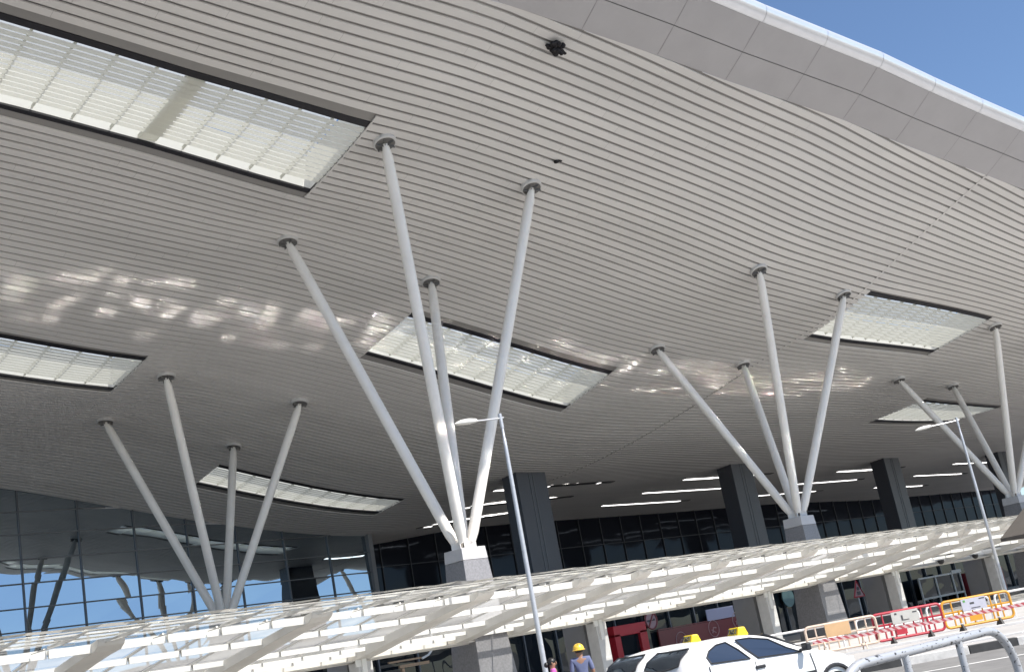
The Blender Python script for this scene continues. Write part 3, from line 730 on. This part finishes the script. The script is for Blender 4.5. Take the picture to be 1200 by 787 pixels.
# ------------------------------------------------------------------ street lamps
def lamp(x, y, H, label, rz=0, ext=0):
    t = thing('street_lamp', label, 'street lamp', (x, y, 0), 'street lamps on the pavement')
    b = MB(); b.tube([(x, y, 0), (x, y, .05), (x, y, 2), (x, y, H - .9), (x, y, H - .6), (x, y, H - .58), (x, y, H)], [.072, .072, .068, .052, .05, .04, .036], 12); b.box((x, y, .01), (.36, .36, .04)); p = b.build('pole', M['galv'], t, smooth=True)
    b = MB(); b.tube([(x + .1, y, H - .02), (x, y, H - .04), (x - .9 - ext, y + .0, H - .12)], [.02, .024, .02], 8); b.tube([(x, y, H - .3), (x - .01, y, H + .08)], .05, 8); b.build('arm', M['galv'], t, smooth=True)
    hd = MB(); n = 12; prof = [(0, .05, .04), (.08, .10, .075), (.3, .13, .10), (.55, .12, .085), (.72, .06, .03), (.76, .01, .005)]
    vs = []
    for s_, w_, h in prof:
        for k in range(n):
            q = 2 * math.pi * k / n; zz = h * math.sin(q); zz = zz if zz > 0 else zz * .5
            vs.append((x - .82 - ext - s_, y + w_ * math.cos(q), H - .12 - s_ * .1 + zz))
    fs = [(i * n + k, i * n + (k + 1) % n, (i + 1) * n + (k + 1) % n, (i + 1) * n + k) for i in range(len(prof) - 1) for k in range(n)] + [tuple(range(n)), tuple(len(vs) - 1 - k for k in range(n))]
    hd.add(vs, fs); h = hd.build('lamp_head', M['lamp'], t, smooth='all')
    t.rotation_euler[2] = rz
    return t
lamp(20.0, 21.7, 7.65, 'grey street lamp in front of the middle tree column, next to the two people')
lamp(44.9, 21.9, 7.68, 'grey street lamp at the right, rising behind the amber barricade', R(-32), .35)

# ------------------------------------------------------------------ barricades
def rrect(x0, x1, z0, z1, r, y=0, top=True, bot=True):
    pts = []
    def arc(cx, cz, a0, a1):
        for q in np.linspace(a0, a1, 6): pts.append((cx + r * math.cos(q), y, cz + r * math.sin(q)))
    arc(x1 - r, z0 + r, -math.pi / 2, 0); arc(x1 - r, z1 - r, 0, math.pi / 2); arc(x0 + r, z1 - r, math.pi / 2, math.pi); arc(x0 + r, z0 + r, math.pi, 1.5 * math.pi)
    pts.append(pts[0]); return pts
def barricade(label, W, paint, boardm, bspan, deep, feet, extra=None, marks=None):
    t = thing('barricade', label, 'barricade', (0, 0, 0), 'crowd barricades along the kerb')
    h = W / 2
    b = MB(); b.tube(rrect(-h, h, .17, .88, .12), .038, 8); f = b.build('frame', paint, t, smooth=True)
    b = MB(); n = int(W / .27)
    b.tube([(-h, 0, .57), (h, 0, .57)], .024, 6); b.tube([(-h, 0, .40), (h, 0, .40)], .018, 6)
    for i in range(1, n):
        x = -h + W * i / n
        if not (bspan[0] < x < bspan[1]): b.tube([(x, 0, .57), (x, 0, .88)], .024, 6)
        b.tube([(x, 0, .17), (x, 0, .57)], .024, 6)
    b.build('bars', paint, t, smooth=True)
    b = MB(); b.box(((bspan[0] + bspan[1]) / 2, -.035, .865 - deep / 2), (bspan[1] - bspan[0], .02, deep)); bo = b.build('board', boardm, t, bevel=.004)
    if marks:
        mk = MB()
        for (x, z, w_, h_, mi) in marks: mk.box((x, -.048, z), (w_, .006, h_), mi=mi)
        mk.build('print', [M['mark'], M['markg']], bo)
    for x in (-h * .55, h * .55):
        b = MB()
        if feet:
            b.frustum((x, 0), .045, .24, 0, .03, .05, .22)
            b.build('foot', M['black'], t, bevel=.01)
            b = MB(); b.tube([(x, 0, .25), (x, 0, .6)], .035, 8); b.build('stand', paint, t)
        else:
            b.tube([(x - .02, -.28, .015), (x, 0, .45), (x + .02, .28, .015)], .018, 6); b.build('stand', paint, t)
    if extra:
        b = MB(); b.box((extra[0], -.03, .34), (extra[1], .02, .18)); b.build('low_panel', paint, t)
    return t
rz0 = math.atan2(bu.y, bu.x)
AX = Vector((.694, .72, 0))
def bpos(lat, dep): p = AX * dep + bu * lat; return (p.x, p.y, .152)
bt = barricade('tan barricade with a blank tan board, just beyond the taxi bonnet', 2.0, M['tan'], M['tanboard'], (-.45, .25), .34, False)
bt.location = bpos(7.5, 33.4); bt.rotation_euler[2] = rz0 + R(4)
br = barricade('dark red barricade with a grey printed board and black feet', 1.95, M['redp'], M['board'], (-.45, .32), .32, True, (-.25, .3), [(-.32, .81, .06, .05, 0), (.22, .79, .12, .03, 0), (-.16, .68, .05, .14, 0), (-.05, .62, .16, .02, 0)])
br.location = bpos(9.42, 33.6); br.rotation_euler[2] = rz0 + R(3)
by = barricade('amber barricade with a pale lilac printed board, in front of the right street lamp', 1.95, M['yelp'], M['board2'], (-.42, .28), .32, True, (-.1, .36), [(-.33, .81, .06, .06, 1), (.18, .82, .16, .025, 0), (-.12, .73, .12, .05, 0), (-.04, .60, .26, .02, 0)])
by.location = bpos(11.4, 33.7); by.rotation_euler[2] = rz0 + R(3)
tape = MB(); N = 40
pa, pb = Vector(bpos(6.6, 33.15)), Vector(bpos(12.6, 33.3))
for i in range(N):
    for e in (0, 1):
        s_ = (i + e) / N; p = pa + (pb - pa) * s_; z = .62 + .012 * math.sin(s_ * 19) - .03 * math.sin(s_ * math.pi)
        tape.v += [(p.x, p.y, z - .045), (p.x, p.y, z + .045)]
    k = len(tape.v) - 4; tape.f.append((k, k + 2, k + 3, k + 1)); tape.m.append(0)
tag(tape.build('barrier_tape', stripe_mat('tape_red_white', (.52, .36, .36), (.36, .06, .07), (.72, -.694, 1.1), 5.2)), 'red and white striped tape strung along the front of the barricades', 'tape')
def hoop(lat, dep, W, H, label, rz=0):
    t = thing('pipe_railing', label, 'railing', (0, 0, 0), 'white pipe railings behind the barricades')
    h = W / 2; pts = [(-h, 0, 0)] + [(-h, 0, H - .14)] + [(-h + .14 - .14 * math.cos(q), 0, H - .14 + .14 * math.sin(q)) for q in np.linspace(.3, 1.57, 5)] + [(h - .14 + .14 * math.sin(q), 0, H - .14 + .14 * math.cos(q)) for q in np.linspace(0, 1.3, 5)] + [(h, 0, H - .14), (h, 0, 0)]
    b = MB(); b.tube(pts, .032, 8); b.build('hoop', M['railw'], t, smooth=True)
    b = MB(); b.tube([(-h, 0, H * .55), (h, 0, H * .55)], .022, 8)
    for i in range(1, 4): b.tube([(-h + W * i / 4, 0, 0), (-h + W * i / 4, 0, H * .55)], .016, 6)
    b.build('lower_rail', M['railw'], t, smooth=True)
    t.location = bpos(lat, dep); t.rotation_euler[2] = rz0 + rz
hoop(6.9, 35.6, 2.2, .80, 'white pipe railing at the left end, its corner showing beside the taxi mirror')
hoop(9.5, 36.0, 1.9, .80, 'white pipe railing behind the dark red barricade')
hoop(11.7, 36.2, 1.9, .80, 'white pipe railing behind the amber barricade')
hoop(13.9, 36.4, 2.0, .80, 'white pipe railing at the right edge, beyond the street lamp')

# ------------------------------------------------------------------ foreground guard rail
def guard(x0, x1, y, H, label, posts, r=.036):
    t = thing('guard_rail', label, 'guard rail', (x0, y, 0), 'grey tubular guard rails in the foreground')
    k = .38
    pts = [(x0, y, 0), (x0, y, H - k)] + [(x0 + k - k * math.cos(q), y, H - k + k * math.sin(q)) for q in np.linspace(.2, 1.57, 7)] + [(x1 - k + k * math.sin(q), y, H - k + k * math.cos(q)) for q in np.linspace(0, 1.37, 7)] + [(x1, y, H - k), (x1, y, 0)]
    b = MB(); b.tube(pts, r, 14); b.build('rail', M['railpaint'], t, smooth=True)
    for p in posts:
        b = MB(); b.tube([(p, y, 0), (p, y, H - r * .6)], r * .82, 12); b.build('post', M['railpaint'], t, smooth=True)
    return t
m = mat('chipped_rail_paint', (.44, .45, .47), .38, .35, .06, 6); nt = m.node_tree; bs = nt.nodes['Principled BSDF']
tc = nt.nodes.new('ShaderNodeTexCoord'); nz_ = nt.nodes.new('ShaderNodeTexNoise'); nz_.inputs['Scale'].default_value = 30; nz_.inputs['Detail'].default_value = 6
mp = nt.nodes.new('ShaderNodeMapping'); mp.inputs['Scale'].default_value = (.7, 1.3, 1.3); nt.links.new(tc.outputs['Object'], mp.inputs[0]); nt.links.new(mp.outputs[0], nz_.inputs['Vector'])
cr = nt.nodes.new('ShaderNodeValToRGB'); cr.color_ramp.elements[0].position = .60; cr.color_ramp.elements[1].position = .63
mx = nt.nodes.new('ShaderNodeMix'); mx.data_type = 'RGBA'; mx.inputs['B'].default_value = (.05, .045, .04, 1)
src = bs.inputs['Base Color'].links[0].from_socket; nt.links.new(src, mx.inputs['A']); nt.links.new(nz_.outputs['Fac'], cr.inputs[0]); nt.links.new(cr.outputs[0], mx.inputs['Factor']); nt.links.new(mx.outputs['Result'], bs.inputs['Base Color'])
M['railpaint'] = m
guard(7.36, 10.08, 5.0, 1.165, 'grey tubular guard rail with chipped paint, in front of the kerb', (8.35, 9.2))
guard(10.42, 13.2, 4.98, 1.22, 'grey tubular guard rail at the right border, only its bend in view', (11.4, 12.3))

# ------------------------------------------------------------------ taxis
def make_taxi(label):
    t = thing('taxi', label, 'car', (0, 0, 0), 'white taxis waiting at the kerb')
    # stations: x, half width sill, half width belt, z belt, half width top, z top (top = roof, bonnet or boot)
    W = .80
    st = [(0.00, .60, .66, .70, .50, .84), (.06, .70, .74, .92, .58, 1.02), (.20, .76, .79, 1.06, .60, 1.23), (.42, .78, .80, 1.06, .58, 1.35), (.75, .79, .81, 1.045, .575, 1.405), (1.2, .79, .815, 1.02, .575, 1.425),
          (1.65, .79, .815, .99, .57, 1.41), (1.95, .79, .81, .975, .56, 1.365), (2.25, .785, .81, .96, .59, 1.215), (2.62, .785, .80, .945, .64, 1.01), (2.78, .78, .80, .925, .66, .955), (3.06, .775, .79, .87, .62, .90), (3.38, .75, .76, .78, .56, .82), (3.58, .68, .69, .66, .50, .72), (3.68, .58, .60, .52, .46, .56), (3.72, .50, .52, .40, .40, .42)]
    rings = []
    for x, ws_, wb, zb, wt, zt in st:
        zs = .24 if .15 < x < 3.56 else .34
        half = [(ws_ * .90, zs), (ws_, zs + .10), ((ws_ + wb) / 2 + .012, (zs + zb) / 2), (wb, zb - .05), (wb - .012, zb), (wt + (wb - wt) * .12, zb + (zt - zb) * .86), (wt * .86, zt - .012 - .02 * (zt > 1.2)), (wt * .45, zt), (0, zt + .006)]
        ring = [(-y, z) for y, z in half] + [(y, z) for y, z in half[-2::-1]]
        rings.append([(x, y, z) for y, z in ring])
    b = MB(); n = len(rings[0]); vs = [p for r_ in rings for p in r_]
    fs = []
    for i in range(len(rings) - 1):
        for k in range(n - 1): fs.append((i * n + k, i * n + k + 1, (i + 1) * n + k + 1, (i + 1) * n + k))
        fs.append((i * n + n - 1, i * n, (i + 1) * n, (i + 1) * n + n - 1))
    fs += [tuple(range(n)), tuple((len(rings) - 1) * n + n - 1 - k for k in range(n))]
    b.add(vs, fs); body = b.build('body', M['carwhite'], t, smooth='all')
    md = body.modifiers.new('sub', 'SUBSURF'); md.levels = 2; md.render_levels = 2
    def at(x, f, side=-1):
        """point on the greenhouse side between belt (f=0) and roof edge (f=1)"""
        i = max(j for j in range(len(st)) if st[j][0] <= x); i = min(i, len(st) - 2)
        a = (x - st[i][0]) / (st[i + 1][0] - st[i][0]); q = [st[i][k] * (1 - a) + st[i + 1][k] * a for k in range(6)]
        yb, zb, yt, zt = q[2] - .012, q[3], q[4] + (q[2] - q[4]) * .12, q[3] + (q[5] - q[3]) * .86
        return Vector((x, side * (yb + (yt - yb) * f + .012), zb + (zt - zb) * f))
    def window(name, poly, parent=t):
        for side in (-1, 1):
            g = MB(); P_ = [at(x, f, side) for x, f in poly]; g.add(P_, [tuple(range(len(P_)))]); w_ = g.build(name, M['carglass'], parent, recalc=False)
            s_ = MB(); s_.tube([p + Vector((0, side * .003, 0)) for p in P_] + [P_[0]], .013, 6, cap=False); s_.build('seal', M['blackpl'], w_)
    window('rear_window', [(.60, .02), (1.36, .02), (1.22, .5), (1.06, .93), (.86, .90), (.68, .70), (.58, .40)])
    window('front_window', [(1.52, .02), (2.42, .03), (2.19, .45), (1.91, .84), (1.55, .95), (1.26, .95), (1.36, .5)])
    # screens
    def top(x, y, up=.012):
        i = max(j for j in range(len(st)) if st[j][0] <= x); i = min(i, len(st) - 2); a = (x - st[i][0]) / (st[i + 1][0] - st[i][0]); return st[i][5] * (1 - a) + st[i + 1][5] * a + up - .03 * (abs(y) / .6) ** 2
    for nm, xs_ in (('windscreen', [(2.02, .48), (2.58, .60)]), ('rear_screen', [(.37, .50), (.075, .55)])):
        g = MB(); (xa, ya), (xb, yb) = xs_; m_ = 6; k_ = 4
        for i in range(m_ + 1):
            for j in range(k_ + 1):
                u, v = i / m_ * 2 - 1, j / k_; x = xa + (xb - xa) * v - (0.05 * u * u if xb > xa else -.05 * u * u); y = (ya + (yb - ya) * v) * u
                g.v.append((x, y, top(max(0.01, x), y, .018)))
        g.f = [(i * (k_ + 1) + j, i * (k_ + 1) + j + 1, (i + 1) * (k_ + 1) + j + 1, (i + 1) * (k_ + 1) + j) for i in range(m_) for j in range(k_)]; g.m = [0] * len(g.f)
        w_ = g.build(nm, M['carglass'], t, smooth='all', recalc=False)
        ed = [g.v[i * (k_ + 1)] for i in range(m_ + 1)] + [g.v[m_ * (k_ + 1) + j] for j in range(1, k_ + 1)] + [g.v[i * (k_ + 1) + k_] for i in range(m_ - 1, -1, -1)] + [g.v[j] for j in range(k_ - 1, -1, -1)]
        s_ = MB(); s_.tube(ed, .014, 6, cap=False); s_.build('seal', M['blackpl'], w_)
    for side in (-1, 1):
        mb_ = MB(); mb_.box((2.44, side * .93, 1.03), (.10, .17, .13)); mb_.box((2.42, side * .83, .99), (.06, .14, .05)); mb_.build('mirror', M['blackpl'], t, bevel=.03)
        for x, zc in ((1.52, .86), (.52, .88)):
            h = MB(); h.box((x, side * .825, zc), (.20, .025, .055)); h.build('door_handle', M['blackpl'], t, bevel=.012)
        ln = MB()
        for pts in ([(1.44, .36), (1.44, .96)], [(2.66, .40), (2.62, .70), (2.58, .93)], [(.62, .55), (.56, .80), (.54, 1.02)]):
            ln.tube([(x, side * (.812 if z > .5 else .80), z) for x, z in pts], .010, 4)
        ln.build('door_gap', M['seam'], t)
        mo = MB(); mo.box((1.6, side * .82, .60), (2.0, .02, .06)); mo.build('rub_strip', M['blackpl'], t)
        lp = MB(); lp.box((3.50, side * .56, .66), (.22, .24, .13), Matrix.Rotation(side * R(-24), 3, 'Z')); lp.build('headlight', M['lens'], t, bevel=.03)
        rl = MB(); rl.box((.05, side * .66, .82), (.10, .14, .34)); rl.build('tail_light', M['redlens'], t, bevel=.02)
        for x in (.66, 3.04):
            w_ = MB(); w_.lathe((x, side * .70, .29), [(.10, -.09), (.25, -.09), (.29, -.05), (.29, .05), (.25, .09), (.10, .09)], 24, axis='y'); wo = w_.build('wheel', M['black'], t, smooth=True)
            r_ = MB(); r_.lathe((x, side * .79, .29), [(.05, 0), (.19, .0), (.19, .012), (.05, .016)], 20, axis='y'); r_.build('rim', M['chrome'], wo, smooth=True)
            a_ = MB(); pts = [(x + .345 * math.cos(q), side * .80, .30 + .345 * math.sin(q)) for q in np.linspace(0, math.pi, 13)]; a_.tube(pts, .035, 6); a_.build('wheel_arch', M['blackpl'], t)
    bp = MB(); bp.box((3.69, 0, .40), (.10, 1.2, .20)); bp.box((-.02, 0, .45), (.10, 1.3, .22)); bp.build('bumper', M['carwhite'], t, bevel=.04)
    gr = MB(); gr.box((3.66, 0, .60), (.06, .55, .08)); gr.build('grille', M['blackpl'], t)
    sg = MB(); sg.add([(1.66, -.17, 1.385), (1.66, .17, 1.385), (1.90, .17, 1.385), (1.90, -.17, 1.385), (1.72, -.155, 1.535), (1.72, .155, 1.535), (1.85, .155, 1.53), (1.85, -.155, 1.53)], [(3, 2, 1, 0), (4, 5, 6, 7), (0, 1, 5, 4), (1, 2, 6, 5), (2, 3, 7, 6), (3, 0, 4, 7)])
    so = sg.build('roof_sign', M['yellow'], t, bevel=.02)
    # TAXI lettering as dark strokes on both faces
    def glyphs(x_of, s):
        tx = MB()
        for gi, strokes in enumerate((((0, 1, 1, 1), (.5, 0, .5, 1)), ((0, 0, .5, 1), (.5, 1, 1, 0), (.25, .4, .75, .4)), ((0, 0, 1, 1), (0, 1, 1, 0)), ((.5, 0, .5, 1),))):
            for (a, c, d, e) in strokes:
                f = lambda u, v: (x_of(.02 + v * .09), s * (-.135 + gi * .07 + u * .05), 1.43 + v * .08)
                tx.tube([f(a, c), f(d, e)], .009, 5)
        tx.build('lettering', M['mark'], so)
    glyphs(lambda h: 1.66 + .06 * (h / .15) - .006, -1); glyphs(lambda h: 1.90 - .05 * (h / .15) + .006, 1)
    dc = MB(); dc.box((.33, -.812, .84), (.36, .006, .10)); dc.build('orange_decal', M['orange'], t)
    st_ = MB(); st_.tube([(2.05 + .17 * math.cos(q) * .3, -.36 + .17 * math.cos(q + 1.57), .93 + .17 * math.sin(q)) for q in np.linspace(0, 6.283, 17)], .014, 6, cap=False); 
    return t
tx1 = make_taxi('white hatchback taxi in front, with a yellow roof sign and side windows in view')
tx1.location = (14.46, 13.13, .0); tx1.rotation_euler[2] = R(-17); tx1.scale = (.97, .97, .97)
tx2 = dup(tx1, (15.43, 14.97, 0), R(-17), 'second white taxi half hidden behind the front one, only roof sign and rear screen showing')

# ------------------------------------------------------------------ people
def person(loc, rz, H, label, cloth, hairm, helmet=False):
    t = thing('person', label, 'person', (0, 0, 0))
    k = H / 1.72
    J = {'pel': (0, 0, .95), 'sp': (0, .0, 1.15), 'ch': (0, .0, 1.36), 'nk': (0, .01, 1.47), 'hd0': (0, -.005, 1.55), 'hd1': (0, -.012, 1.63),
         'shL': (-.19, 0, 1.41), 'elL': (-.25, .03, 1.13), 'wrL': (-.23, -.05, .90), 'haL': (-.225, -.08, .82), 'shR': (.19, 0, 1.41), 'elR': (.25, .03, 1.13), 'wrR': (.23, -.05, .90), 'haR': (.225, -.08, .82),
         'hiL': (-.10, 0, .90), 'knL': (-.11, -.04, .50), 'anL': (-.11, .05, .09), 'toL': (-.12, -.12, .035), 'hiR': (.10, 0, .90), 'knR': (.11, .02, .50), 'anR': (.11, .10, .09), 'toR': (.12, -.07, .035)}
    rad = dict(pel=.13, sp=.12, ch=.14, nk=.058, hd0=.085, hd1=.095, shL=.068, elL=.045, wrL=.03, haL=.035, shR=.068, elR=.045, wrR=.03, haR=.035, hiL=.10, knL=.065, anL=.045, toL=.035, hiR=.10, knR=.065, anR=.045, toR=.035)
    E_ = [('pel', 'sp'), ('sp', 'ch'), ('ch', 'nk'), ('nk', 'hd0'), ('hd0', 'hd1'), ('ch', 'shL'), ('shL', 'elL'), ('elL', 'wrL'), ('wrL', 'haL'), ('ch', 'shR'), ('shR', 'elR'), ('elR', 'wrR'), ('wrR', 'haR'), ('pel', 'hiL'), ('hiL', 'knL'), ('knL', 'anL'), ('anL', 'toL'), ('pel', 'hiR'), ('hiR', 'knR'), ('knR', 'anR'), ('anR', 'toR')]
    def skin(name, keys, grow, m):
        keys = list(keys); me = bpy.data.meshes.new(name); ix = {q: i for i, q in enumerate(keys)}
        me.from_pydata([Vector(J[q]) * k for q in keys], [(ix[a], ix[b_]) for a, b_ in E_ if a in ix and b_ in ix], [])
        me.materials.append(m); o = bpy.data.objects.new(name, me); COL.objects.link(o)
        sk = o.modifiers.new('skin', 'SKIN'); sk.use_smooth_shade = True
        for i, q in enumerate(keys):
            r_ = rad[q] * k * (grow if not isinstance(grow, dict) else grow.get(q, 1)); fl = .72 if q in ('ch', 'sp', 'pel') else 1
            me.skin_vertices[0].data[i].radius = (r_, r_ * fl); me.skin_vertices[0].data[i].use_root = (q == keys[0])
        s_ = o.modifiers.new('sub', 'SUBSURF'); s_.levels = 2; s_.render_levels = 2
        attach(o, t); return o
    skin('body', J.keys(), 1, M['skin'])
    skin('shirt', ['pel', 'sp', 'ch', 'nk', 'shL', 'elL', 'shR', 'elR'], 1.16, cloth)
    skin('trousers', ['pel', 'hiL', 'knL', 'anL', 'hiR', 'knR', 'anR'], 1.18, M['trous'])
    hc = Vector((0, .0, 1.615)) * k
    b = MB(); nu, nv = 18, 10                                        # hair cap
    for i in range(nv + 1):
        th = math.pi * .62 * i / nv
        for j in range(nu):
            ph = 2 * math.pi * j / nu; fr_ = 1.0 - .32 * max(0, -math.sin(ph)) * (i / nv)
            b.v.append((hc.x + .099 * k * math.sin(th) * math.cos(ph), hc.y + .115 * k * math.sin(th * fr_) * math.sin(ph) + .012, hc.z + .125 * k * math.cos(th * fr_)))
    b.f = [(i * nu + j, i * nu + (j + 1) % nu, (i + 1) * nu + (j + 1) % nu, (i + 1) * nu + j) for i in range(nv) for j in range(nu)]; b.m = [0] * len(b.f)
    if not helmet:
        b.lathe((hc.x, hc.y + .13, hc.z - .03), [(.01, -.06), (.05, -.04), (.06, 0), (.045, .04), (.01, .06)], 10)
    b.build('hair', hairm, t, smooth='all')
    if helmet:
        b = MB(); b.lathe((0, .005, hc.z + .005), [(.148, .0), (.150, .012), (.128, .02), (.124, .06), (.105, .105), (.065, .14), (.02, .152), (.001, .153)], 20); b.box((0, -.13 * k, hc.z + .012), (.14, .07, .012)); b.box((0, 0.005, hc.z + .12), (.03, .2, .06)); b.build('helmet', M['helmet'], t, smooth=True, bevel=0)
    f = MB()
    f.lathe((0, -.105 * k, 1.60 * k), [(.002, -.035), (.016, -.03), (.012, 0), (.004, .035)], 8)
    for s_ in (-1, 1):
        f.lathe((s_ * .095 * k, .0, 1.60 * k), [(.002, -.03), (.014, -.015), (.016, .01), (.002, .03)], 8)
    f.box((0, -.093 * k, 1.553 * k), (.045, .012, .012)); f.build('face', M['skin'], t, smooth='all')
    e = MB()
    for s_ in (-1, 1): e.lathe((s_ * .034 * k, -.094 * k, 1.625 * k), [(.001, -.008), (.010, -.004), (.010, .004), (.001, .008)], 8)
    e.build('eyes', M['hair'], t)
    # fingers: five short chains per hand
    for s_ in (-1, 1):
        h = MB()
        for q in range(4):
            x, y, z = s_ * .225 * k, (-.055 - .018 * q) * k, .805 * k; Lq = (.07, .08, .075, .06)[q] * k
            h.tube([(x, y, z), (x - s_ * .008, y - .008, z - Lq * .55), (x - s_ * .024, y - .012, z - Lq)], [.0095, .009, .007], 7)
        h.tube([(s_ * .215 * k, -.09 * k, .86 * k), (s_ * .195 * k, -.125 * k, .82 * k), (s_ * .19 * k, -.135 * k, .785 * k)], [.012, .010, .008], 7)
        h.build('hand', M['skin'], t, smooth='all')
    t.location = loc; t.rotation_euler[2] = rz
    return t
person((18.3, 19.6, 0), R(48), 1.50, 'dark-haired person in a magenta top near the lamp post, in profile', M['magenta'], M['hair'])
person((18.85, 19.25, 0), R(140), 1.66, 'person seen from behind in a blue-grey shirt and yellow helmet', M['bluegrey'], M['hair'], True)

# ------------------------------------------------------------------ light and camera
az, el = R(14), R(50.5)
sd = Vector((math.sin(az) * math.cos(el), -math.cos(az) * math.cos(el), math.sin(el)))
sun = bpy.data.lights.new('sun', 'SUN'); sun.energy = 4.6; sun.angle = R(.5); sun.color = (1, .95, .88)
so = bpy.data.objects.new('sun', sun); COL.objects.link(so); so.rotation_euler = (-sd).to_track_quat('-Z', 'Y').to_euler(); so.location = (0, -20, 60)
w = bpy.data.worlds.new('World'); sc.world = w; w.use_nodes = True; nt = w.node_tree
sk = nt.nodes.new('ShaderNodeTexSky'); sk.sky_type = 'NISHITA'; sk.sun_disc = False; sk.sun_elevation = el; sk.sun_rotation = math.pi - az; sk.altitude = 900; sk.air_density = 1.0; sk.dust_density = .5; sk.ozone_density = 4.0
nt.links.new(sk.outputs[0], nt.nodes['Background'].inputs[0]); nt.nodes['Background'].inputs[1].default_value = .095
cam = bpy.data.cameras.new('camera'); co = bpy.data.objects.new('camera', cam); COL.objects.link(co)
cam.sensor_width = 36; cam.lens = 1356 / 1200 * 36; cam.clip_start = .05; cam.clip_end = 9000
RX = Vector((.7408841, -.64854797, -.17457456)); DN = Vector((.05013316, .31260195, -.94856032)); FW = Vector((.66975922, .69402129, .26411557))
mw = Matrix((RX, -DN, -FW)).transposed().to_4x4(); mw.translation = (0, 0, 1.65); co.matrix_world = mw
sc.camera = co
vs_ = sc.view_settings; vs_.view_transform = 'Standard'; vs_.look = 'None'; vs_.gamma = 1; vs_.exposure = .85; vs_.use_curve_mapping = False
cy = sc.cycles; cy.max_bounces = 10; cy.diffuse_bounces = 5; cy.glossy_bounces = 5; cy.transmission_bounces = 6; cy.transparent_max_bounces = 16
cy.use_denoising = True; cy.sample_clamp_indirect = 0; cy.use_adaptive_sampling = False
cy.caustics_reflective = True; cy.blur_glossy = 0.
cy.use_guiding = True; cy.use_surface_guiding = True; cy.surface_guiding_probability = .5; cy.guiding_training_samples = 128
